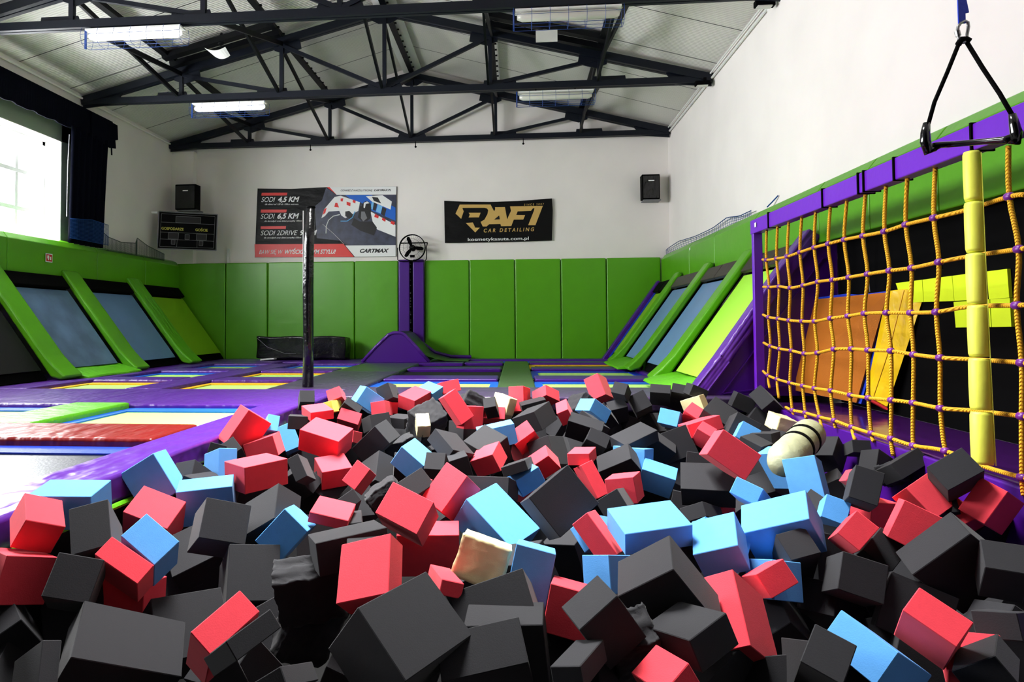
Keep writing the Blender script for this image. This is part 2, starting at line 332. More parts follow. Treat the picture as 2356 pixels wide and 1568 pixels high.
# caged tube lamps
def lamp(x0, x1, y, z, on, lab):
    t = thing('fluorescent_lamp', lab, 'lamp', 'caged tube lamps under the trusses', (x0, y, z)); L = x1-x0
    obj('housing', MB().tube([(.04, 0, .02), (.10, 0, .02), (L-.10, 0, .02), (L-.04, 0, .02)], [.03, .055, .055, .03], 12), M['tube_on'] if on else M['tube_off'], t, smooth=True)
    obj('top_plate', MB().box((.02, -.07, .075), (L-.02, .07, .095)), M['white_plastic'], t)
    obj('end_bracket', MB().box((-.01, -.03, -.14), (.01, -.01, .10)), M['cage_blue'], t)
    cg = MB(); r_ = .0028
    for (yy, zz) in ((-.10, -.10), (.10, -.10), (-.13, .0), (.13, .0), (-.05, -.12), (.05, -.12)): cg.tube([(0, yy, zz), (L, yy, zz)], r_, 4)
    for k in range(7):
        xx = L*k/6; cg.tube([(xx, -.10, .09), (xx, -.13, 0), (xx, -.10, -.10), (xx, -.05, -.12), (xx, .05, -.12), (xx, .10, -.10), (xx, .13, 0), (xx, .10, .09)], r_, 4)
    obj('wire_cage', cg, M['cage_blue'], t)
    obj('hanger', MB().bar((.3, 0, .09), (.3, 0, ZB-z-.045), .02), M['steel_black'], t); obj('hanger', MB().bar((L-.3, 0, .09), (L-.3, 0, ZB-z-.045), .02), M['steel_black'], t)
lamp(-5.28, -4.02, 7.93, 4.26, True, 'lit caged tube lamp under the left part of the nearest truss')
lamp(0.0, 1.26, 7.93, 4.26, False, 'unlit caged tube lamp under the right part of the nearest truss')
lamp(-5.28, -4.02, 10.72, 4.24, True, 'lit caged tube lamp under the left part of the middle truss')
lamp(.04, 1.25, 10.72, 4.24, False, 'unlit caged tube lamp under the right part of the middle truss')
for y, wh in ((8.0, 'nearest truss'), (10.62, 'middle truss')):
    t = thing('floodlight', 'small black floodlight at the right end of the ' + wh, 'floodlight', 'floodlights on the right wall', (2.86, y, 4.33))
    obj('body', MB().box((-.10, -.04, -.02), (.12, .05, .05)), M['black'], t, bev=.008); obj('lens', MB().box((-.08, -.047, -.035), (.08, .03, -.021)), M['tube_off'], t); obj('bracket', MB().bar((.05, .02, .04), (.05, .02, .11), .04), M['black'], t)
for u, lab in ((712, 'left of the banner post'), (955, 'over the fan'), (1204, 'over the gold lettered banner')):
    p = onY(u, 322, 13.5); o = obj('hook', MB().tube([(0, 0, 0), (0, 0, -.10), (.02, 0, -.115)], .009, 6).ball((0, 0, -.11), .022), M['black']); o.location = (p.x, 13.57, ZB-.045)
    tag(o, 'small black hook below the gable truss ' + lab, 'hook', 'hooks under the gable truss')
# ------------------------------------------------------------------ back wall pads
def pad_box(lo, hi, name, mt, lab, cat, group, bev=.02):
    c = Vector(((lo[0]+hi[0])/2, (lo[1]+hi[1])/2, lo[2])); o = obj(name, MB().box(Vector(lo)-c, Vector(hi)-c), mt, bev=bev); o.location = c
    for p in o.data.polygons: p.use_smooth = True
    return tag(o, lab, cat, group)
US = [408, 519, 616, 714, 816, 917]; xs = [onY(u, 700, 13.74).x for u in US]
UR = [977, 1080, 1185, 1291, 1396, 1522]; xr_ = [onY(u, 700, 13.74).x for u in UR]
names = ['in the far left corner', 'behind the left end of the black crash mat', 'behind the middle of the black crash mat', 'behind the right end of the black crash mat', 'just left of the purple column pads']
for k in range(5): pad_box((xs[k]+.006, 13.72, -.02), (xs[k+1]-.006, 13.84, 1.99), 'wall_pad', M['green'], 'tall green back wall pad ' + names[k], 'wall pad', 'green pads on the back wall', .025)
names = ['just right of the purple column pads', 'second to the right of the purple column', 'third to the right of the purple column', 'fourth to the right of the purple column', 'in the far right corner']
for k in range(5): pad_box((xr_[k]+.006, 13.72, -.02), (xr_[k+1]-.006, 13.84, 1.985), 'wall_pad', M['green'], 'tall green back wall pad ' + names[k], 'wall pad', 'green pads on the back wall', .025)
for (a, b2, wh) in ((918, 943, 'left'), (951, 976, 'right')):
    pad_box((onY(a, 700, 13.68).x, 13.62, -.02), (onY(b2, 700, 13.68).x, 13.72, 2.0), 'column_pad', M['purple_flat'], 'narrow purple column pad, %s of the black gap below the fan' % wh, 'column pad', 'purple column pads')
o = obj('lacing_strip', MB().box((-.05, 0, 0), (.05, .03, 1.98)), M['black']); o.location = (onY(947, 700, 13.7).x, 13.69, 0); tag(o, 'black strip with white lacing between the two purple column pads', 'strip')
b = MB(); rnd = random.Random(3)
for k in range(34):
    if rnd.random() < .75: b.box((-.034+rnd.uniform(-.006, .006), -.02, .12+k*.054), (-.008, -.012, .12+k*.054+rnd.uniform(.01, .035)))
obj('lacing', b, M['grey_line'], o)
# fan
p = onY(948, 569, 13.55); t = thing('wall_fan', 'round black wall fan with three blades standing above the purple column', 'fan', None, (p.x, 13.55, p.z))
R_ = .262; g = MB()
for rr, yy in ((R_, 0), (R_, .07), (R_*.66, -.05), (R_*.36, -.06)): g.tube([(rr*math.cos(a*PI/16), yy, rr*math.sin(a*PI/16)) for a in range(32)], .009 if rr == R_ else .0025, 5, True)
for k in range(36):
    a = 2*PI*k/36; g.tube([(.03*math.cos(a), -.065, .03*math.sin(a)), (R_*.66*math.cos(a), -.05, R_*.66*math.sin(a)), (R_*math.cos(a), 0, R_*math.sin(a))], .0016, 3)
obj('guard', g, M['black'], t)
for k in range(3):
    a0 = math.radians(115+120*k); d = Vector((math.cos(a0), 0, math.sin(a0))); n = Vector((-math.sin(a0), 0, math.cos(a0)))
    obj('blade', MB().prism([d*.03-n*.02, d*.12-n*.045, d*.22-n*.04, d*.235+n*.0, d*.2+n*.03, d*.1+n*.03, d*.03+n*.02], (0, .012, 0)), M['black'], t)
obj('hub', MB().ball((0, -.01, 0), .042, 14, 8), M['black_gloss'], t, smooth=True); obj('motor', MB().tube([(0, .02, 0), (0, .16, 0)], .06, 14), M['black'], t)
st = MB(); st.tube([(-R_-.03, 0, 0), (-R_-.03, 0, -.24), (-R_+.01, 0, -.275), (R_-.01, 0, -.275), (R_+.03, 0, -.24), (R_+.03, 0, .0)], .010, 6); st.tube([(-R_, .08, .10), (R_+.04, .08, .10)], .012, 6); st.tube([(R_+.03, 0, 0), (R_+.04, .08, .10)], .01, 6)
obj('stand', st, M['black'], t); obj('switch_box', MB().box((-.04, -.02, -.20), (.05, .03, -.15)), M['black'], t)
# speakers
def speaker(u0, v0, u1, v1, y, lab, tilt=0):
    a = onY(u0, v0, y); b_ = onY(u1, v1, y); w_ = b_.x-a.x; h_ = a.z-b_.z
    t = thing('loudspeaker', lab, 'speaker', 'wall speakers', ((a.x+b_.x)/2, y, b_.z)); t.rotation_euler = (0, 0, tilt)
    obj('cabinet', MB().box((-w_/2, 0, 0), (w_/2, .22, h_)), M['black'], t, bev=.012); obj('grille', MB().box((-w_/2+.02, -.012, .02), (w_/2-.02, .004, h_-.03)), M['black_vinyl'], t)
    obj('badge', MB().box((-.05, -.016, h_*.72), (.06, -.012, h_*.72+.02)), M['white_print'], t)
    obj('bracket', MB().box((-w_/2+.03, .02, -.025), (w_/2+.02, .30, -.004)), M['grey_line'], t)
speaker(1477, 401, 1519, 457, 13.52, 'black loudspeaker high on the back wall near the right corner'); speaker(403, 424, 450, 481, 13.28, 'black loudspeaker in the dark left corner above the scoreboard')
# ------------------------------------------------------------------ banners and scoreboard
def decal(name, pts, pf, nrm, off, mt, par, th=.002):
    n = Vector(nrm); q = [pf(u, v)+n*off-par.location for u, v in pts]
    return obj(name, MB().prism(q, n*th), mt, par)
def lettering(s, a, b, hpx, pf, nrm, off, mt, par, shear=0, bold=.0, name='lettering'):
    """text whose baseline runs from pixel point a to b on a surface, cap height hpx"""
    n = Vector(nrm); A = pf(*a); B = pf(*b); H = (pf(a[0], a[1]-hpx)-A).length; X = (B-A).normalized(); Y = n.cross(X).normalized()
    cu = bpy.data.curves.new(name, 'FONT'); cu.body = s; cu.size = 1; cu.shear = shear; cu.offset = bold; cu.extrude = .0
    o = bpy.data.objects.new(name, cu); C.objects.link(o); bpy.context.view_layer.update()
    bb = [Vector(c) for c in o.bound_box]; x0 = min(c.x for c in bb); wd = max(c.x for c in bb)-x0
    sx = (B-A).length/wd; sy = H/.70
    mtx = Matrix.Identity(4); P = A+n*off-X*x0*sx-par.location
    for i in range(3): mtx[i][0] = X[i]*sx; mtx[i][1] = Y[i]*sy; mtx[i][2] = n[i]; mtx[i][3] = P[i]
    dg = bpy.context.evaluated_depsgraph_get(); me = bpy.data.meshes.new_from_object(o.evaluated_get(dg)); me.name = name
    me.transform(mtx); me.materials.clear(); me.materials.append(mt); bpy.data.objects.remove(o)
    o = bpy.data.objects.new(name, me); C.objects.link(o); o.parent = par; return o
NB = (0, -1, 0); yb = 13.82
def k(x, y): return 570+x/6.544, 410+y/6.544
pf = lambda x, y: onY(*k(x, y), yb)
pc = pf(1170, 650)
t = thing('banner', 'wide black, red and white racing kart banner hanging behind the black post', 'banner', None, (pc.x, yb, pf(1170, 1180).z))
D_ = lambda nm, pts, off, mt: decal(nm, pts, pf, NB, off, mt, t)
obj('sheet', MB().prism([pf(x, y)-t.location for x, y in ((148, 152), (650, 158), (1200, 132), (2240, 122), (2228, 1175), (1600, 1183), (600, 1178), (105, 1190))], (0, .012, 0)), M['banner_black'], t)
D_('photo_panel', [(1180, 140), (1340, 250), (2235, 245), (2228, 1005), (1480, 1008), (1420, 940), (1040, 900), (1010, 420), (1120, 330)], .001, M['slate_print'])
D_('header_strip', [(1232, 132), (2238, 124), (2235, 245), (1340, 250)], .002, M['white_print']); D_('header_flash', [(1190, 134), (1232, 132), (1340, 250), (1300, 216)], .002, M['red_print'])
D_('barrier', [(1110, 600), (1150, 470), (1220, 385), (1310, 280), (1400, 262), (1690, 360), (1665, 490), (1470, 600), (1410, 560), (1380, 490), (1220, 500), (1160, 570)], .003, M['white_print'])
D_('barrier', [(1470, 255), (1860, 250), (2225, 440), (2225, 640), (1850, 480), (1700, 360), (1600, 345)], .003, M['blue_print'])
for q in ([(1870, 350), (1900, 365), (1880, 470), (1850, 450)], [(1960, 395), (2030, 420), (2000, 530), (1930, 500)]): D_('barrier_panel', q, .005, M['sky_print'])
for q in ([(1780, 270), (2030, 255), (2170, 350), (2150, 470), (1870, 350)], [(1850, 500), (2225, 700), (2225, 880), (1950, 770), (1880, 650)]): D_('barrier_panel', q, .004, M['white_print'])
for q in ([(1900, 365), (1950, 385), (1925, 490), (1885, 475)], [(2030, 430), (2090, 460), (2060, 570), (2005, 540)], [(1870, 280), (1960, 290), (2010, 380), (1900, 340)]): D_('barrier_panel', q, .006, M['dark_panel'])
for q in ([(1920, 535), (1975, 565), (1965, 605), (1905, 580)], [(2030, 590), (2080, 615), (2070, 655), (2020, 625)], [(2160, 640), (2215, 660), (2205, 705), (2150, 680)], [(1490, 350), (1550, 370), (1545, 420), (1490, 400)], [(1320, 370), (1350, 370), (1375, 440), (1305, 430)], [(1400, 305), (1440, 300), (1430, 350), (1400, 345)], [(1590, 320), (1625, 340), (1620, 380), (1580, 360)], [(1150, 470), (1190, 440), (1170, 520), (1130, 550)]): D_('barrier_panel', q, .006, M['red_print'])
D_('kart', [(1600, 600), (1690, 650), (1880, 650), (1945, 740), (1900, 860), (1700, 790), (1560, 700)], .005, M['black_print'])
D_('kart', [(1470, 500), (1530, 490), (1600, 560), (1560, 620), (1470, 570)], .006, M['black_print'])
D_('racer', [(1690, 420), (1860, 430), (1850, 600), (1800, 640), (1720, 640), (1660, 590)], .006, M['black_print']); D_('racer', [(1710, 500), (1760, 500), (1800, 600), (1740, 650), (1705, 600)], .007, M['grey_line'])
D_('racer', [(1790+68*math.cos(a*PI/10), 415+70*math.sin(a*PI/10)) for a in range(20)], .008, M['black_print']); D_('racer', [(1745, 440), (1750, 370), (1800, 348), (1835, 375), (1780, 385), (1765, 450)], .010, M['white_print'])
sw = MB(); sw.tube([pf(x, y)-t.location-Vector((0, .008, 0)) for x, y in ((1180, 830), (1185, 720), (1220, 630), (1290, 570), (1390, 545))], .010, 5); sw.tube([pf(x, y)-t.location-Vector((0, .008, 0)) for x, y in ((1130, 690), (1290, 830), (1450, 990))], .003, 4); obj('light_streak', sw, M['white_print'], t)
sw = MB(); sw.tube([pf(x, y)-t.location-Vector((0, .010, 0)) for x, y in ((1400, 645), (1500, 645), (1580, 590), (1615, 500))], .010, 5); obj('light_streak', sw, M['sky_print'], t)
D_('footer', [(103, 992), (1440, 985), (1600, 1181), (110, 1188)], .002, M['red_print']); D_('footer', [(1470, 1010), (2228, 1005), (2228, 1173), (1612, 1180)], .002, M['white_print'])
for q in ([(212, 217), (598, 215), (590, 258), (205, 262)], [(200, 470), (590, 470), (580, 515), (195, 518)], [(197, 722), (578, 718), (572, 762), (195, 765)]): D_('red_tab', q, .002, M['red_print'])
TX = lambda s, a, b, h, m_, sh=.35, bo=.012: lettering(s, k(*a), k(*b), h/6.544, lambda u, v: onY(u, v, yb), NB, .006, m_, t, sh, bo)
WP = M['white_print']
for s1, x1, s2, x2, x3, yy in (('SODI', 415, '4,5 KM', 455, 780, 357), ('SODI', 410, '6,5 KM', 447, 775, 608), ('SODI 2DRIVE', 752, '9 KM', 790, 1045, 858)):
    TX(s1, (205 if yy < 500 else 195, yy), (x1, yy-3), 73, WP, .3, .0); TX(s2, (x2, yy-3), (x3, yy-6), 75, WP, .3, .03)
TX('dla dzieci od 130 do 150cm wzrostu', (258, 402), (768, 400), 22, WP); TX('dla dorosłych oraz dzieci powyżej 150cm', (252, 655), (815, 650), 22, WP); TX('dla dorosłych oraz dzieci powyżej 150cm', (245, 905), (806, 902), 22, WP)
TX('BAW SIĘ W ', (172, 1140), (530, 1137), 62, WP, .3, .0); TX('WYŚCIGOWYM STYLU!', (560, 1137), (1328, 1133), 62, WP, .3, .03)
TX('CARTMAX', (1688, 1117), (2130, 1114), 54, M['black_print'], .35, .045); TX('ODWIEDŹ NASZĄ STRONĘ', (1400, 197), (1880, 195), 26, M['black_print'], .3); TX('CARTMAX.PL', (1903, 193), (2158, 190), 28, M['black_print'], .3, .03)
# gold lettered banner
def k2(x, y): return 1000+x/7.853, 430+y/7.853
yb2 = 13.80; pf2 = lambda x, y: onY(*k2(x, y), yb2)
pc = pf2(1150, 1005); t = thing('banner', 'smaller black banner with gold lettering, right of the fan', 'banner', None, (pc.x, yb2, pc.z))
obj('sheet', MB().prism([pf2(x, y)-t.location for x, y in ((172, 248), (500, 262), (1000, 268), (1500, 252), (2120, 205), (2135, 420), (2120, 965), (1500, 985), (800, 1000), (185, 1010))], (0, .012, 0)), M['banner_black'], t)
D2 = lambda nm, pts, off, mt: decal(nm, pts, pf2, NB, off, mt, t)
D2('gold_logo', [(455, 318), (378, 480), (480, 575), (525, 440), (500, 378), (900, 375), (950, 390), (968, 420), (955, 490), (900, 590), (830, 630), (870, 712), (940, 712), (985, 672), (1190, 668), (1200, 708), (1385, 705), (1430, 590), (1600, 588), (1635, 508), (1475, 505), (1500, 440), (1740, 430), (1775, 385), (1805, 385), (1790, 440), (1690, 690), (1820, 690), (1955, 340), (1362, 350), (1380, 430), (1310, 585), (1270, 362), (1090, 365), (1095, 400), (1075, 440), (1010, 316)], .003, M['gold'])
D2('gold_logo', [(615, 465), (830, 465), (800, 548), (615, 550), (635, 500)], .003, M['gold']); D2('gold_logo', [(565, 650), (690, 640), (735, 735), (815, 735), (735, 820)], .003, M['gold'])
D2('logo_gap', [(1075, 588), (1165, 515), (1178, 585)], .006, M['black_print'])
T2 = lambda s, a, b, h, m_, sh=.2, bo=.0: lettering(s, k2(*a), k2(*b), h/7.853, lambda u, v: onY(u, v, yb2), NB, .005, m_, t, sh, bo)
T2('C A R   D E T A I L I N G', (888, 818), (1800, 795), 64, M['gold'], .2, .02); T2('kosmetykaauta.com.pl', (600, 975), (1700, 952), 56, M['white_print'], 0, .01); T2('S I N C E   2 0 0 7', (1615, 336), (1975, 325), 34, M['gold'], .1)
# scoreboard
def k3(x, y): return 340+x/7.466, 390+y/7.466
A3 = onY(362, 530, 12.75); B3 = onY(502, 536, 13.33); X3 = (B3-A3); X3.z = 0; X3.normalize(); N3 = Vector((X3.y, -X3.x, 0)); 
def pf3(x, y):
    d = ray(*k3(x, y)); return EYE + d*((A3-EYE).dot(N3)/d.dot(N3))
t = thing('scoreboard', 'black scoreboard with home and guest panels hanging in the far left corner', 'scoreboard', None, tuple(pf3(680, 1375)))
D3 = lambda nm, pts, off, mt, th=.002: decal(nm, pts, pf3, N3, off, mt, t, th)
D3('panel', [(190, 715), (1197, 772), (1175, 1388), (160, 1355)], -.07, M['board_black'], .07)
def line3(a, b_, w_=.008, mt='grey_line'): return MB().bar(pf3(*a)+N3*.006-t.location, pf3(*b_)+N3*.006-t.location, w_, .006, up=N3)
fr = [(190, 715), (1197, 772), (1175, 1388), (160, 1355)]
for i in range(4): obj('frame_edge', line3(fr[i], fr[(i+1) % 4], .02), M['grey_line'], t)
ln = MB()
for a, b_ in (((235, 755), (1155, 805)), ((235, 755), (205, 1320)), ((1155, 805), (1130, 1350)), ((205, 1320), (1130, 1350)), ((225, 900), (1145, 945)), ((215, 1070), (1138, 1110)), ((210, 1190), (1135, 1230)), ((505, 1200), (495, 1330)), ((848, 1215), (845, 1340))):
    q = line3(a, b_, .006); n = len(ln.v); ln.v += q.v; ln.f += [tuple(i+n for i in f) for f in q.f]
obj('divider_lines', ln, M['grey_line'], t)
for q in ([(485, 800), (910, 822), (905, 930), (480, 908)], [(355, 1080), (530, 1088), (522, 1195), (348, 1188)], [(838, 1105), (1012, 1112), (1005, 1215), (832, 1208)], [(640, 1112), (715, 1115), (712, 1200), (637, 1197)], [(405, 1203), (470, 1206), (466, 1285), (402, 1282)], [(882, 1225), (948, 1228), (944, 1308), (878, 1305)]):
    w0 = D3('display', q, .003, M['dark_panel']); 
    fq = MB()
    for i in range(4):
        g_ = line3(q[i], q[(i+1) % 4], .006); n = len(fq.v); fq.v += g_.v; fq.f += [tuple(j+n for j in f) for f in g_.f]
    obj('display_rim', fq, M['grey_line'], w0)
for s_, a, b_ in (('GOSPODARZE', (235, 1028), (615, 1046)), ('GOŚCIE', (818, 1055), (1028, 1064))): lettering(s_, k3(*a), k3(*b_), 44/7.466, lambda u, v: (lambda d: EYE+d*((A3-EYE).dot(N3)/d.dot(N3)))(ray(u, v)), N3, .006, M['yellow_print'], t, 0, .02)
o = obj('camera_bracket', MB().tube([(0, 0, 0), (-.10, -.03, 0)], .025, 8), M['white_plastic']); o.location = pf3(165, 738)+N3*.03; tag(o, 'tiny white wall fitting at the top left corner of the scoreboard', 'fitting')
# ------------------------------------------------------------------ floor level: pads and trampolines
def floor_pad(x0, x1, y0, y1, mt, lab, name='frame_pad', cat='floor pad', z=0, th=.14, grp='padding between the floor trampolines', wob=.004):
    c = Vector(((x0+x1)/2, (y0+y1)/2, z-th)); b = MB().box(Vector((x0, y0, z-th))-c, Vector((x1, y1, z))-c)
    o = obj(name, b, M[mt], bev=.025); o.location = c
    for p in o.data.polygons: p.use_smooth = True
    return tag(o, lab, cat, grp)
def tramp(x0, x1, y0, y1, bed, edge, lab, z=-.05):
    t = thing('floor_trampoline', lab, 'trampoline', 'floor trampolines', ((x0+x1)/2, (y0+y1)/2, z)); a, b_ = (x1-x0)/2, (y1-y0)/2
    obj('bed', MB().box((-a, -b_, -.01), (a, b_, 0)), M[bed], t)
    if edge:
        for nm, lo, hi in (('edge_strip', (-a, b_-.2, .001), (a, b_+.02, .012)), ('edge_strip', (-a-.01, -b_, .001), (-a+.09, b_-.2, .012)), ('edge_strip', (a-.09, -b_, .001), (a+.01, b_-.2, .012))): obj(nm, MB().box(lo, hi), M[edge], t)
tramp(-3.45, -2.2, 4.6, 5.85, 'lime_bed', 'blue_edge', 'pale lime trampoline between the green pad, red pad and foam pit border')
tramp(-6.2, -4.0, 4.6, 5.85, 'lime_bed', 'blue_edge', 'pale trampoline at the left edge, left of the bright green floor pad')
tramp(-6.2, -2.2, 2.68, 3.98, 'bed_grey', 'blue_web', 'dark grey trampoline in front of the red pad, beside the foam pit')
tramp(-5.5, -4.4, 7.28, 8.45, 'lime_bed', 'yellow_edge', 'yellow-edged trampoline on the left, behind the wide purple strip')
tramp(-3.9, -2.76, 7.28, 8.45, 'lime_bed', 'yellow_edge', 'yellow-edged trampoline behind the wide purple strip, left of the black post')
tramp(-5.5, -4.4, 8.97, 10.15, 'lime_bed', 'blue_edge', 'blue-edged trampoline in front of the middle left sloped trampoline')
tramp(-3.9, -2.76, 8.97, 10.15, 'lime_bed', 'yellow_edge', 'yellow-edged trampoline in the second row, left of the long dark walkway')
tramp(-5.5, -4.4, 10.75, 12.0, 'lime_bed', 'blue_edge', 'far left blue-edged trampoline near the last left sloped trampoline')
tramp(-3.9, -2.76, 10.75, 12.0, 'lime_bed', 'blue_edge', 'blue-edged trampoline just before the black crash mat')
tramp(-1.72, -.23, 7.55, 8.67, 'lime_bed', 'blue_edge', 'front lime trampoline behind the pit, left of the narrow centre walkway')
tramp(.22, 1.75, 7.55, 8.67, 'lime_bed', 'blue_edge', 'front lime trampoline behind the pit, right of the narrow centre walkway')
tramp(-1.72, -.23, 9.28, 10.6, 'bed_black', None, 'black trampoline in the second row, left of the narrow centre walkway')
tramp(.22, 1.75, 9.28, 10.6, 'lime_bed', 'blue_web', 'lime trampoline in the second row, right of the narrow centre walkway')
tramp(-1.72, -.23, 11.1, 12.2, 'bed_black', None, 'black trampoline in the third row, in front of the purple ramp foot')
tramp(.22, 1.75, 11.1, 12.2, 'bed_grey', 'yellow_edge', 'yellow-edged trampoline in the third row, right of the centre walkway')
tramp(-.9, 1.75, 12.76, 13.34, 'walk_green', 'blue_edge', 'blue-edged strip trampoline along the foot of the back wall')
FP = floor_pad
FP(-7.0, -1.86, 5.86, 7.27, 'purple', 'wide wrinkled purple pad strip crossing the left half behind the front trampolines')
FP(-1.85, 2.33, 6.55, 7.54, 'walk', 'long dark grey padded strip along the far edge of the foam pit', 'walkway_mat', z=.002)
FP(-2.75, -1.73, 7.29, 10.05, 'walk', 'long dark purple-grey padded walkway running back from the black post', 'walkway_mat')
FP(-2.75, -1.73, 10.07, 12.1, 'walk_green', 'dusty green padded walkway leading to the purple ramp', 'walkway_mat')
FP(-2.75, -.95, 12.12, 13.6, 'purple_flat', 'purple pad under and around the small purple ramp')
FP(-4.38, -3.92, 7.29, 12.0, 'purple', 'long purple pad between the two columns of left trampolines')
FP(-6.9, -5.52, 7.29, 12.6, 'purple', 'purple padding along the feet of the left sloped trampolines')
for (y0, y1, wh) in ((8.46, 8.96, 'first'), (10.16, 10.74, 'second'), (12.02, 12.6, 'third')):
    FP(-5.5, -4.4, y0, y1, 'purple', 'purple cross pad in the leftmost trampoline column, %s behind the wide strip' % wh); FP(-3.9, -2.77, y0, y1, 'purple', 'purple cross pad in the column beside the dark walkway, %s behind the wide strip' % wh)
FP(-6.9, -2.77, 12.62, 13.7, 'purple', 'dark purple pad under the black crash mat by the back wall')
FP(-.22, .21, 7.56, 12.7, 'walk_green', 'narrow grey-green padded walkway between the two right trampoline columns', 'walkway_mat')
for (y0, y1, wh) in ((8.68, 9.27, 'first'), (10.61, 11.09, 'second'), (12.21, 12.74, 'third')):
    FP(-1.71 if y0 < 12 else -.93, -.24, y0, y1, 'purple_flat', 'purple cross pad left of the narrow centre walkway, %s behind the pit' % wh); FP(.23, 1.75, y0, y1, 'purple_flat', 'purple cross pad right of the narrow centre walkway, %s behind the pit' % wh)
FP(-.93, 1.76, 13.36, 13.70, 'purple_flat', 'dark purple pad strip along the foot of the back wall')
FP(1.77, 2.6, 7.56, 13.3, 'purple_flat', 'purple padding along the feet of the right sloped trampolines')
FP(-3.98, -3.46, 4.62, 5.88, 'green2', 'bright green pad between the two pale front trampolines', z=.012)
FP(-6.2, -2.21, 3.99, 4.6, 'red_vinyl', 'wrinkled red pad crossing between the pale and the dark trampoline', z=.015)
FP(-6.2, -2.21, 1.95, 2.67, 'red_vinyl', 'red pad at the left edge in front of the dark grey trampoline')
FP(-2.2, -1.86, -1.2, 5.85, 'purple', 'long purple border pad along the left side of the foam pit', z=.012)
FP(-7.0, -6.21, 1.9, 5.85, 'purple', 'purple padding along the left wall beside the front trampolines')
# foam pit box
struct('wall_pit_left', MB().box((-1.95, -1.2, -1.15), (-1.86, 6.6, -.14)), M['black']); struct('wall_pit_back', MB().box((-1.86, 6.57, -1.15), (2.4, 6.66, -.14)), M['black'])
struct('floor_deck', MB().box((XL, 1.5, -1.15), (-1.96, YB, -.16)).box((-1.86, 6.66, -1.15), (XR, YB, -.16)), M['floor_dark'])
o = obj('green_rope', MB().tube([(-1.84, y_*.5, -.13-.008*math.sin(y_)) for y_ in range(2, 13)], .014, 6), M['green2']); tag(o, 'thin green rope edge low along the left inner side of the foam pit', 'rope')
# black padded post
t = thing('padded_post', 'tall black padded post standing on the purple strip in front of the kart banner', 'post', None, (-2.33, 7.5, 0))
ps = MB(); ps.tube([(0, 0, .0), (.005, 0, .5), (0, 0, 1.1), (.01, 0, 1.6), (.03, 0, 2.02)], [.062, .058, .06, .056, .05], 20); obj('padding', ps, M['black_vinyl'], t, smooth=True)
obj('white_seam', MB().box((-.052, -.032, 1.05), (-.046, -.012, 1.98)), M['white_plastic'], t); obj('top_cap', MB().tube([(.03, 0, 2.015), (.03, 0, 2.03)], .052, 20), M['black'], t)
# black crash mat
a = onY(590, 828, 13.1); b_ = onY(795, 772, 13.1)
t = thing('crash_mat', 'black vinyl crash mat standing against the green pads behind the post', 'mat', None, ((a.x+b_.x)/2, 13.3, .015)); L = (b_.x-a.x)/2
obj('cushion', MB().box((-L, -.2, .0), (L, .2, .44)), M['black_vinyl'], t, bev=.06, sub=6, wob=.012, smooth=True)
obj('welt', MB().tube([(-L+.02, -.215, .42), (-L*.75, -.22, .25), (-L*.35, -.22, .12), (-L*.1, -.22, .12)], .006, 5), M['grey_line'], t)
o = obj('crumpled_cloth', MB().box((-.14, -.08, 0), (.14, .08, .03)), M['white_plastic'], bev=.01, sub=3, wob=.012, seed=4); o.location = (onZ(615, 829, 0).x, 13.0, .002); tag(o, 'small crumpled pale cloth on the floor left of the black crash mat', 'cloth')
# small purple ramp under the fan column
t = thing('ramp', 'purple padded ramp with a rounded top below the wall fan', 'ramp', None, (-2.25, 12.45, 0))
P_ = lambda u, v: onY(u, v, 12.45)-t.location
prof = [P_(833, 832), P_(862, 800), P_(893, 770), P_(905, 765), P_(922, 765), P_(932, 770), P_(958, 797), P_(988, 832)]
for q in prof: q.y = 0
obj('end_panel', MB().prism(prof, (0, .05, 0)), M['purple_flat'], t)
hw = MB(); hw.tube([q+Vector((0, 0, .0)) for q in prof], .03, 8); obj('padded_edge', hw, M['purple'], t, smooth=True)
top = MB()
for i in range(2, 7): top.quad(prof[i]+Vector((0, .05, .02)), prof[i+1]+Vector((0, .05, .02)), prof[i+1]+Vector((0, 1.18, .02)), prof[i]+Vector((0, 1.18, .02)))
obj('ramp_skin', top, M['walk_green'], t)
rp = MB(); zs = [(988, .0), (1010, 0), (1040, 0)]
cur = [Vector((.12, .06, .47)), Vector((.35, .06, .30)), Vector((.62, .06, .10)), Vector((.95, .06, .015)), Vector((1.35, .06, .005))]
for i in range(4): rp.quad(cur[i], cur[i+1], cur[i+1]+Vector((0, 1.1, 0)), cur[i]+Vector((0, 1.1, 0)))
obj('curved_skirt', rp, M['walk_green'], t)
ed = MB(); ed.tube([c+Vector((0, 1.12, .03)) for c in cur], .035, 6); obj('padded_edge', ed, M['purple_flat'], t)
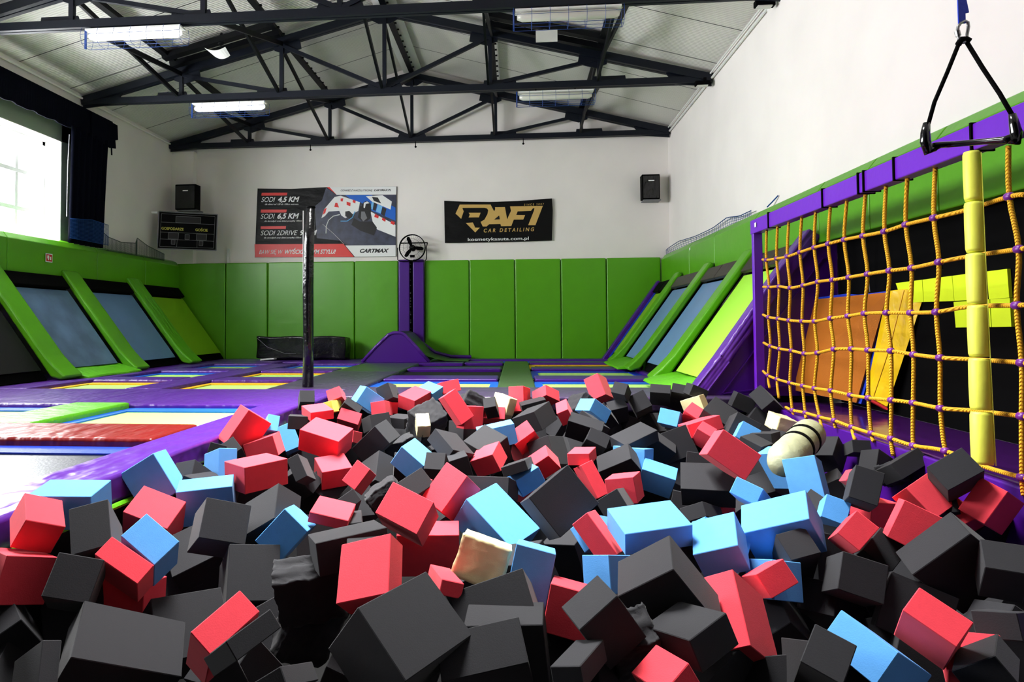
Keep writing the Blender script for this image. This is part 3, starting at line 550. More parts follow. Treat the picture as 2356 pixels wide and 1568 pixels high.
# ------------------------------------------------------------------ sloped wall trampolines
ST = {'R': (Vector((2.80, 0, 1.43)), Vector((1.80, 0, .03))), 'L': (Vector((-7.02, 0, 1.43)), Vector((-5.98, 0, .03)))}
def sp_(side, t_, y, off=0):
    T, B = ST[side]; d = (B-T); n = Vector((d.z, 0, -d.x)).normalized(); n = n if n.z > 0 else -n; p = T+d*t_+n*off; return Vector((p.x, y, p.z))
def slab(side, t0, t1, y0, y1, o0, o1):
    return MB().prism([sp_(side, t0, y0, o0), sp_(side, t1, y0, o0), sp_(side, t1, y0, o1), sp_(side, t0, y0, o1)], (0, y1-y0, 0))
def rel(mb, o): mb.v = [tuple(Vector(p)-o) for p in mb.v]; return mb
def wall_tramp(side, y0, y1, bed, lab, head, headmat, foot=None, t1=.93, edge=None):
    base = sp_(side, 1, (y0+y1)/2); t = thing('sloped_trampoline', lab, 'trampoline', 'sloped trampolines along the %s wall' % ('right' if side == 'R' else 'left'), base)
    obj('backing', rel(slab(side, 0, 1, y0+.005, y1-.005, -.06, -.03), base), M['black'], t)
    obj('bed', rel(slab(side, .14, t1, y0+.06, y1-.06, .0, .01), base), M[bed], t)
    for k_ in range(head):
        a_ = y0+.03+(y1-y0-.06)*k_/head; c_ = y0+.03+(y1-y0-.06)*(k_+1)/head
        obj('header_pad', rel(slab(side, .0, .13, a_+.012, c_-.012, .02, .07), base), M[headmat], t, bev=.012)
    if edge: obj('edge_strip', rel(slab(side, .13, 1, y1-.12, y1-.04, .012, .03), base), M[edge], t)
    if foot:
        zf = base.x+(-.0 if side == 'R' else 0); sgn = -1 if side == 'R' else 1
        f_ = MB().prism([(base.x+sgn*-.12, y0, .13), (base.x+sgn*.28, y0, .03), (base.x+sgn*.30, y0, .004), (base.x+sgn*-.10, y0, .004)], (0, y1-y0, 0))
        obj('foot_pad', rel(f_, base), M['green2'], t, bev=.02, sub=2, wob=.006, smooth=True)
def bar_pad(side, y0, y1, lab, mt='green', w0=.0):
    base = sp_(side, 1, (y0+y1)/2); sgn = -1 if side == 'R' else 1
    o = obj('slope_bar', rel(MB().prism([sp_(side, -.06, y0, .02), sp_(side, 1.0, y0, .02), Vector((base.x+sgn*.16, y0, .004)), Vector((base.x+sgn*.22, y0, .05)), sp_(side, .97, y0, .15), sp_(side, .85, y0, .12), sp_(side, -.06, y0, .10)], (0, y1-y0, 0)), base), M[mt], bev=.03, smooth=True)
    o.location = base; return tag(o, lab, 'padded bar', 'green padded bars between sloped trampolines')
wall_tramp('R', 12.25, 13.45, 'green_deep', 'farthest right sloped trampoline, green with a blue edge, in the back corner', 2, 'black', edge='blue_web')
wall_tramp('R', 10.36, 11.92, 'bed_blue', 'right sloped trampoline with a grey-blue bed, second from the back corner', 1, 'brown_pad', foot=1)
wall_tramp('R', 8.60, 10.05, 'bed_blue', 'right sloped trampoline with a grey-blue bed, third from the back corner', 2, 'brown_pad')
wall_tramp('R', 6.90, 8.28, 'green_hi', 'right sloped trampoline with a lime bed beside the purple ramp', 3, 'brown_pad', foot=1)
bar_pad('R', 11.92, 12.25, 'green padded bar on the right slope, nearest the back corner'); bar_pad('R', 10.05, 10.36, 'green padded bar between the two grey-blue right sloped trampolines'); bar_pad('R', 8.28, 8.60, 'green padded bar beside the lime sloped trampoline')
o = obj('slope_edge_pad', slab('R', -.02, 1.08, 13.45, 13.62, .0, .10), M['purple_flat'], bev=.02); tag(o, 'thin purple edge pad of the farthest right sloped trampoline', 'pad')
# purple inclined end ramp of the right slopes
t = thing('incline', 'purple triangular padded end of the right slopes, behind the climbing net', 'padded wall', None, (1.8, 6.85, 0))
obj('side_panel', rel(MB().prism([(1.80, 6.74, 0), (XR-.02, 6.74, 0), (XR-.02, 6.74, 1.44), (2.80, 6.74, 1.44)], (0, .06, 0)), t.location), M['purple_flat'], t)
obj('padded_edge', rel(MB().prism([sp_('R', -.06, 6.70, -.02), sp_('R', 1.07, 6.70, -.02), sp_('R', 1.07, 6.70, .11), sp_('R', -.06, 6.70, .11)], (0, .19, 0)), t.location), M['purple'], t, bev=.03, sub=3, wob=.004, smooth=True)
sm_ = MB(); sm_.bar((1.95-1.8, 6.73-6.85, .02), (2.9-1.8, 6.73-6.85, 1.30), .012, .01); sm_.bar((1.95-1.8, 6.73-6.85, .02), (2.55-1.8, 6.73-6.85, .10), .012, .01); obj('seam', sm_, M['purple_flat'], t)
# left slopes
wall_tramp('L', 6.9, 8.3, 'bed_black', 'black sloped trampoline at the left edge of the view', 1, 'black')
wall_tramp('L', 8.68, 9.98, 'bed_blue_worn', 'left sloped trampoline with a worn grey-blue bed, nearest the window', 1, 'black', foot=1)
wall_tramp('L', 10.37, 11.75, 'bed_blue', 'left sloped trampoline with a plain grey-blue bed, in the middle', 1, 'black')
wall_tramp('L', 12.17, 13.62, 'green_deep', 'farthest left sloped trampoline with a dull green bed', 1, 'black', edge=None)
bar_pad('L', 8.3, 8.68, 'green padded bar on the left slope, before the worn trampoline'); bar_pad('L', 9.98, 10.37, 'green padded bar between the two grey-blue left sloped trampolines'); bar_pad('L', 11.75, 12.17, 'green pleated padded bar before the dull green left trampoline', 'green2')
# padded bands above the slopes
def band(side, y0, y1, lab):
    s = 1 if side == 'R' else -1; xi = 2.85 if side == 'R' else -7.02; xo = (XR-.005) if side == 'R' else XL+.005
    z0 = 1.44; c = Vector(((xi+xo)/2, (y0+y1)/2, z0))
    mb = MB().prism([(xi, y0, z0), (xo, y0, z0), (xo, y0, 2.06), (xi+s*.07, y0, 2.02), (xi, y0, 1.93)], (0, y1-y0, 0))
    o = obj('wall_band_pad', rel(mb, c), M['green'], bev=.012, smooth=True); o.location = c; tag(o, lab, 'wall pad', 'green band pads above the %s slopes' % ('right' if s > 0 else 'left'))
ysr = [(11.55, 13.70, 'in the far right corner above the slopes'), (10.1, 11.54, 'with a tiny label, second from the corner'), (8.4, 10.09, 'third from the corner, ending at the net frame'), (6.7, 8.39, 'behind the first meshes of the climbing net'), (5.77, 6.69, 'fifth from the corner, behind the net'), (4.87, 5.76, 'above the brown board behind the net'), (2.0, 4.86, 'at the right edge above the lime tiles')]
for y0, y1, wh in ysr: band('R', y0, y1, 'green band pad on the right wall, ' + wh)
for y0, y1, wh in ((5.8, 8.85, 'at the left edge below the window'), (8.86, 10.9, 'with the red sign, below the window'), (10.91, 12.4, 'below the blue curtain'), (12.41, 13.71, 'in the far left corner')): band('L', y0, y1, 'green band pad on the left wall, ' + wh)
p = onX(114, 593, -7.0); t = thing('sign', 'small red and white safety sign on the green band below the window', 'sign', None, (-7.012, p.y, p.z))
obj('plate', MB().box((0, -.075, -.065), (.005, .075, .065)), M['white_print'], t); obj('red_field', MB().box((.005, -.062, -.052), (.008, .062, .052)), M['red'], t)
sg = MB(); sg.box((.008, -.045, -.01), (.010, -.005, .035)); sg.box((.008, .015, -.03), (.010, .04, .02)); sg.box((.008, -.03, -.035), (.010, -.01, -.01)); obj('pictogram', sg, M['white_print'], t)
o = obj('label_sticker', MB().box((-.002, -.03, -.02), (0, .03, .02)), M['white_print']); o.location = (2.845, 11.45, 1.9); tag(o, 'tiny white sticker on the green band beside the far right corner', 'sticker')
# ------------------------------------------------------------------ left wall: window surround, valance, curtain, nets
o = struct('trim_7', MB().box((XL-.002, 10.21, 2.0), (XL+.004, 10.9, 3.9)).box((XL-.002, 5.0, 3.64), (XL+.004, 10.9, 4.2)), M['plaster_green'])
t = thing('valance', 'black fabric valance with a scalloped edge high above the left window', 'valance', None, (-7.0, 8.0, 3.8))
mb = MB(); n = 150; y0, y1 = 4.8, 11.2
for i in range(n):
    a, c = y0+(y1-y0)*i/n-8.0, y0+(y1-y0)*(i+1)/n-8.0; za = .016*abs(math.sin(i*.62)); zc = .016*abs(math.sin((i+1)*.62))
    mb.prism([(.05+.02*math.sin(i*.62), a, za), (.05+.02*math.sin((i+1)*.62), c, zc), (.04, c, .44), (.04, a, .44)], (-.02, 0, 0))
obj('cloth', mb, M['curtain'], t); obj('rail', MB().bar((0, y0-8, .40), (0, y1-8, .40), .06), M['black'], t)
mb = MB().prism([(.06, 2.55, .42), (.06, 3.28, .40), (.06, 3.30, .15), (.06, 3.22, .12), (.06, 3.24, -.02), (.06, 3.08, -.05), (.06, 2.55, .0)], (.02, 0, 0)); mb.tube([(.07, 3.12, -.03), (.07, 3.13, -.16)], .012, 6); obj('hanging_flap', mb, M['curtain'], t)
t = thing('curtain', 'dark navy curtain gathered at the right side of the left window', 'curtain', None, (-7.0, 10.5, 2.0))
mb = MB(); N = 44; rows = 12; W_ = []
for r_ in range(rows+1):
    z = 1.84*r_/rows; f_ = r_/rows; ya = -.50+.05*f_; yz = .40+.12*f_
    W_.append([(.07+.045*math.sin(i*.95+.2*math.sin(f_*3)), ya+(yz-ya)*i/N, z) for i in range(N+1)])
for r_ in range(rows):
    for i in range(N): mb.quad(W_[r_][i], W_[r_][i+1], W_[r_+1][i+1], W_[r_+1][i])
o = obj('cloth', mb, M['curtain'], t, smooth=True); md = o.modifiers.new('thick', 'SOLIDIFY'); md.thickness = .012
obj('hem_light', MB().tube([(.05, -.50, .4), (.05, -.49, 1.2), (.05, -.46, 1.7)], .008, 5), M['grey_line'], t)
def net_mesh(name, top, bot, n1, n2, r, mt, parent=None):
    """top, bot: polylines (lists of points) of equal length; strings between them"""
    def at(pl, s):
        s = s*(len(pl)-1); i = min(int(s), len(pl)-2); return pl[i].lerp(pl[i+1], s-i)
    mb = MB()
    for i in range(n1+1):
        a = at(top, i/n1); b = at(bot, i/n1)
        if (a-b).length > .02: mb.tube([a, b], r, 3)
    for j in range(n2+1):
        pts = [at(top, i/24).lerp(at(bot, i/24), j/n2) for i in range(25)]; mb.tube(pts, r if 0 < j < n2 else r*2.5, 3)
    o = obj(name, mb, mt, parent); return o
V = Vector
tag(net_mesh('safety_net', [V((-6.86, 9.95, 2.36)), V((-6.85, 10.5, 2.42)), V((-6.86, 10.95, 2.40))], [V((-6.86, 9.95, 2.06)), V((-6.85, 10.5, 2.06)), V((-6.86, 10.95, 2.06))], 46, 16, .0022, M['net_blue']), 'fine blue safety net over the foot of the navy curtain', 'net', None, 'thing')
tag(net_mesh('safety_net', [onX(u, v, -7.02) for u, v in ((225, 523), (250, 545), (280, 557), (312, 559), (316, 547), (340, 565), (378, 584))], [V((p.x, p.y, 2.0)) for p in [onX(u, v, -7.02) for u, v in ((225, 523), (250, 545), (280, 557), (312, 559), (316, 547), (340, 565), (378, 584))]], 60, 20, .0026, M['net_grey']), 'dull green net sagging along the left wall between curtain and scoreboard', 'net', None, 'thing')
tag(net_mesh('safety_net', [onX(u, v, 2.98) for u, v in ((1524, 588), (1535, 572), (1560, 555), (1600, 543), (1640, 524), (1672, 500), (1700, 497), (1728, 484))], [V((p.x, p.y, 2.02)) for p in [onX(u, v, 2.98) for u, v in ((1524, 590), (1537, 580), (1565, 562), (1602, 545), (1640, 528), (1675, 515), (1702, 502), (1728, 488))]], 46, 4, .003, M['net_blue']), 'blue net edge showing above the green band in the far right corner', 'net', None, 'thing')
o = obj('loose_cord', MB().tube([onX(1765, 476, 2.95), onX(1775, 466, 2.97), onX(1790, 450, 3.0)], .008, 5), M['net_blue']); tag(o, 'short loose blue cord end above the green band near the net frame', 'cord')
# ------------------------------------------------------------------ side platform behind the climbing net
XN = 2.26
pl = floor_pad(2.30, XR-.01, 1.0, 6.65, 'purple_paint', 'glossy dark purple platform behind the climbing net', 'platform', 'platform', z=-.05, th=.9, grp=None)
pl.data.materials[0] = mat('platform_vinyl', (.24, .07, .34), .14, .6, bump=.15, bscale=5, bdist=.02)
f_ = obj('front_skirt', MB().box((2.262, 1.0, -.95), (2.297, 6.6, -.055)), M['purple_flat'], bev=.01); f_.data.transform(Matrix.Translation(-pl.location)); f_.parent = pl
struct('wall_recess', MB().box((XR-.03, 1.0, -.05), (XR-.005, 6.7, 1.46)), M['black'])
# lime tiles
def tile(pts, lab, th=.02):
    q = [onX(u, v, XR-.034) for u, v in pts]; c = sum(q, Vector())/len(q); o = obj('foam_tile', MB().prism([p-c for p in q], (-th, 0, 0)), M['lime_tile']); o.location = c; tag(o, lab, 'foam tile', 'lime foam tiles on the black wall')
tops = lambda u: 651-(u-2067)*.12; bots = lambda u: 697-(u-2067)*.02
ed = [2067, 2128, 2199, 2226]
tile([(2067, 651), (2128, 643), (2131, 694), (2082, 697)], 'leftmost lime foam tile of the row, beside the yellow mat'); tile([(2129, 643), (2197, 634), (2202, 692), (2132, 694)], 'second lime foam tile from the left in the row'); tile([(2198, 634), (2228, 630), (2232, 690), (2203, 692)], 'lime foam tile of the row partly behind the yellow post')
tile([(2201, 694), (2255, 691), (2257, 752), (2206, 753)], 'lime foam tile hanging below the row, at the yellow post'); tile([(2278, 624), (2325, 618), (2330, 684), (2283, 688)], 'lime foam tile standing highest, right of the yellow post'); tile([(2262, 690), (2284, 688), (2288, 752), (2262, 752)], 'narrow lime foam tile just right of the yellow post'); tile([(2286, 688), (2331, 685), (2335, 751), (2290, 752)], 'lowest right lime foam tile, under the highest one')
# orange-brown board
t = thing('leaning_board', 'orange-brown board with a blue back leaning behind the climbing net', 'board', None, (2.70, 6.3, -.04))
c0 = V((2.58, 6.62, .06)); c1 = V((2.93, 5.98, .0)); 
def fitpt(u, v, x): return onX(u, v, x)
q0 = onX(1806, 893, 2.58); q1 = onX(1970, 926, 2.86); q2 = onX(2042, 672, 3.00); q3 = onX(1858, 690, 2.80)
nn = (q1-q0).cross(q3-q0).normalized(); nn = nn if nn.x > 0 else -nn
rl = lambda P: [p-t.location for p in P]
obj('brown_face', MB().prism(rl([q0, q1, q2, q3]), nn*.015), M['brown_board'], t)
up_ = (q3-q0).normalized(); rt_ = (q1-q0).normalized()
obj('blue_backing', MB().prism(rl([q0+nn*.016-rt_*.0, q1+nn*.016+rt_*.035, q2+nn*.016+rt_*.03+up_*.02, q2.lerp(q3, .35)+nn*.016+up_*.01, q2.lerp(q3, .5)+nn*.016+up_*.03, q3+nn*.016+up_*.02]), nn*.05), M['blue_web'], t)
obj('side_rail', MB().bar(q0-t.location-rt_*.01, q3-t.location-rt_*.01, .008), M['grey_line'], t); 
obj('suspension_cord', MB().tube([V(q2.lerp(q3, .22))+V((0.02, 0, .02))-t.location, V((2.92, 6.0, 1.5))-t.location], .004, 4), M['grey_line'], t)
# yellow leaning mat
t = thing('leaning_mat', 'yellow padded mat leaning beside the orange-brown board', 'mat', None, (2.9, 5.8, -.05))
a0 = onX(2000, 912, 2.86); a1 = onX(2042, 936, 2.94); a2 = onX(2126, 682, 3.015); a3 = onX(2085, 664, 2.985); a3b = onX(2052, 668, 2.96)
b0 = onX(1993, 915, 2.84)
obj('cushion', MB().prism([p-t.location for p in (a0, a1, a2, a3, a3b)], (.0, .07, .0)), M['yellow_vinyl'], t, bev=.02, smooth=True)
obj('red_base', MB().prism([p-t.location for p in (a0-V((0, 0, .01)), a1-V((0, 0, .005)), a1-V((0, 0, .025)), a0-V((0, 0, .03)))], (0, .05, 0)), M['red'], t)
obj('welt', MB().tube([p-t.location-V((.01, .0, 0)) for p in (onX(2012, 914, 2.86), onX(2050, 800, 2.90), onX(2083, 667, 2.97))], .005, 5), M['yellow_edge'], t)
# ------------------------------------------------------------------ climbing net frame
t = thing('net_frame', 'purple frame holding the yellow climbing net', 'net frame', None, (XN, 6.62, 0))
zt = 1.58; L = t.location
obj('post', MB().box((-.04, -.03, -.05), (.04, .03, zt)), M['purple_paint'], t, bev=.006)
obj('top_bar', MB().box((-.045, 3.1-8.0, zt-.055), (.045, .045, zt+.075)), M['purple_paint'], t, bev=.008)
obj('label', MB().box((-.054, -.14, zt-.005), (-.051, -.10, zt+.035)), M['white_print'], t)
for u in (1777, 1905, 1990, 2003, 2075, 2260):
    y_ = onX(u, 330, XN).y-L.y; obj('strap', MB().box((-.055, y_-.006, zt-.06), (.055, y_+.006, zt+.081)), M['black'], t)
# yellow padded post
t = thing('yellow_post', 'pale yellow padded post standing in front of the climbing net at right', 'post', None, (XN-.02, 3.5, -.25))
p_top = onY(2236, 350, 3.50); p_bot = onY(2262, 1072, 3.40); n = 6
for i in range(n):
    a = p_top.lerp(p_bot, i/n)-t.location; b_ = p_top.lerp(p_bot, (i+1)/n-.006)-t.location; rr = .038+.0014*i
    obj('padding_sleeve', MB().tube([a, a.lerp(b_, .06), a.lerp(b_, .5), a.lerp(b_, .94), b_], [rr*.9, rr, rr*1.03, rr, rr*.9], 16), M['yellow_foam'], t, smooth=True)
obj('seam', MB().tube([p_top-t.location+V((.018, -.038, -.01)), p_top.lerp(p_bot, .5)-t.location+V((.02, -.040, 0)), p_bot-t.location+V((.03, -.04, .01))], .0025, 4), M['yellow_foam'], t)
# rope net (knots measured along the frame, each row and column a rope part)
t = thing('climbing_net', 'yellow rope climbing net with purple joints on the purple frame', 'climbing net', None, (XN, 5.0, 0))
z6 = lambda x, y: (1556+x*.33956, 500+y*.33956)
K = [[(610, 288), (680, 278), (752, 265), (838, 235), (935, 203), (1030, 178), (1138, 150), (1265, 125), (1410, 95), (1555, 48), (1745, 3)],
 [(630, 472), (697, 467), (772, 477), (860, 460), (960, 435), (1058, 423), (1170, 405), (1297, 383), (1445, 360), (1595, 342), (1780, 302)],
 [(625, 675), (690, 685), (765, 697), (852, 703), (938, 703), (1045, 683), (1163, 667), (1275, 650), (1425, 645), (1588, 645), (1762, 640)],
 [(638, 872), (702, 890), (780, 902), (868, 922), (957, 917), (1068, 892), (1187, 890), (1300, 898), (1455, 903), (1608, 928), (1787, 950)],
 [(622, 1070), (683, 1095), (770, 1120), (857, 1140), (937, 1157), (1048, 1173), (1180, 1203), (1302, 1222), (1457, 1237), (1605, 1255), (1790, 1292)],
 [None, None, (787, 1305), (875, 1323), (972, 1352), (1070, 1375), (1190, 1420), (1322, 1462), (1455, 1497), (1605, 1545), (1823, 1581)]]
LE = [(585, 285), (590, 470), (588, 658), (592, 848), (588, 1040), (742, 1285)]
col12 = [(2322, 452), (2344, 573), (2339, 702), (2351, 834), (2351, 957), (2352, 1098)]; prej = [(2222, 483), (2226, 590), (2229, 705), (2232, 826), (2236, 944), (2262, 1072)]; endr = [(2358, 448), (2360, 571), (2360, 701), (2362, 838), (2362, 960), (2362, 1099)]
topu = [(1764, 528), (1789, 518), (1815, 508), (1845, 496), (1877, 484), (1911, 472), (1949, 458), (1992, 440), (2039, 420), (2088, 402), (2152, 378)]
botu = [(1771, 892), (1792, 915), (1827, 951), (1854, 960), (1891, 984), (1923, 984), (1967, 1011), (2010, 1015), (2055, 1048), (2110, 1070), (2200, 1110)]
bul = lambda i: .02*math.sin(i*2.3)
def P6(c, i=0): u, v = z6(*c); return onX(u, v, XN+bul(i)) - L2
L2 = t.location.copy(); RR = .0115
def smooth_path(pts, n=4):
    out = []
    for i in range(len(pts)-1):
        p0 = pts[max(i-1, 0)]; p1 = pts[i]; p2 = pts[i+1]; p3 = pts[min(i+2, len(pts)-1)]
        for k_ in range(n):
            s = k_/n; out.append(.5*((2*p1)+(p2-p0)*s+(2*p0-5*p1+4*p2-p3)*s*s+(3*p1-p0-3*p2+p3)*s**3))
    out.append(pts[-1]); return out
def kp(r, c): return P6(K[r][c], c)
for c in range(11):
    pts = [onX(*topu[c], XN)-L2] + [kp(r, c) for r in range(6) if K[r][c]] + [onX(*botu[c], XN-.01)-L2]; obj('vertical_rope', MB().tube(smooth_path(pts), RR, 7), M['rope'], t, smooth=True)
pts = [onX(2320, 335, XN)-L2] + [onX(*q, XN)-L2 for q in col12] + [onX(2356, 1140, XN)-L2]; obj('vertical_rope', MB().tube(smooth_path(pts), RR, 7), M['rope'], t, smooth=True)
for r in range(6):
    u, v = z6(*LE[r]); pts = [onX(u, v, XN)-L2] + [kp(r, c) for c in range(11) if K[r][c]] + [onX(*prej[r], XN+.03)-L2, onX(*col12[r], XN)-L2, onX(*endr[r], XN)-L2]
    obj('cross_rope', MB().tube(smooth_path(pts), RR, 7), M['rope'], t, smooth=True)
for r in range(6):
    for c in range(12):
        if c < 11 and not K[r][c]: continue
        p = kp(r, c) if c < 11 else onX(*col12[r], XN)-L2
        obj('joint', MB().tube([p+V((0, .024, 0)), p+V((0, .014, 0)), p, p+V((0, -.014, 0)), p+V((0, -.024, 0))], [.012, .019, .021, .019, .012], 10), M['knot'], t, smooth=True)
o = obj('blue_strap', MB().bar(onX(2147, 440, 2.846), onX(2168, 620, 2.846), .012, .004), M['steel_blue']); tag(o, 'thin dark blue strap hanging behind the climbing net near the yellow post', 'strap')
# ------------------------------------------------------------------ trapeze
yT = 3.0; t = thing('trapeze', 'black trapeze bar hanging from a blue strap at upper right', 'trapeze', None, tuple(onY(2240, 340, yT)))
Lr = t.location; P = lambda u, v, y=yT: onY(u, v, y)-Lr
ta, tb = 3.08, 2.88
obj('bar', MB().tube([P(2148, 338, ta), P(2165, 333, ta), P(2200, 331, 3.04), P(2270, 325, 2.96), P(2310, 322, 2.9), P(2330, 318, tb)], [.018, .014, .0125, .0125, .015, .02], 12), M['black_gloss'], t, smooth=True)
obj('grip_end', MB().tube([P(2132, 283, ta), P(2129, 305, ta), P(2129, 325, ta), P(2136, 348, ta), P(2150, 340, ta)], [.014, .018, .021, .021, .016], 12), M['black_gloss'], t, smooth=True)
obj('grip_end', MB().tube([P(2329, 262, tb), P(2334, 285, tb), P(2338, 305, tb), P(2336, 325, tb), P(2322, 322, tb)], [.013, .018, .021, .021, .016], 12), M['black_gloss'], t, smooth=True)
obj('side_rope', MB().tube([P(2207, 98), P(2180, 165, 3.03), P(2150, 235, 3.06), P(2136, 285, ta)], .0085, 8), M['black'], t, smooth=True)
obj('side_rope', MB().tube([P(2225, 98), P(2260, 155, 2.96), P(2300, 215, 2.92), P(2329, 265, tb)], .0085, 8), M['black'], t, smooth=True)
obj('rope_loop', MB().tube([P(2205, 102), P(2212, 90), P(2222, 90), P(2231, 95)], .013, 8), M['black'], t, smooth=True)
rg = [P(2204, 62), P(2210, 53), P(2220, 48), P(2227, 52), P(2228, 62), P(2224, 85), P(2219, 98), P(2212, 99), P(2207, 90), P(2203, 75)]
obj('carabiner', MB().tube(rg, .0065, 8, True), M['steel'], t, smooth=True); obj('screw_gate', MB().tube([P(2202, 71), P(2205, 83)], .0105, 8), M['steel'], t)
wb = MB(); hi = V((P(2208, -20).x, 0, 2.35)); wb.bar(hi, P(2213, 54), .028, .006, up=(0, 1, 0)); wb.bar(P(2216, -15)+V((0, .01, 0)), P(2225, 28)+V((0, .01, 0)), .026, .006, up=(0, 1, 0)); obj('webbing_strap', wb, M['blue_web'], t)
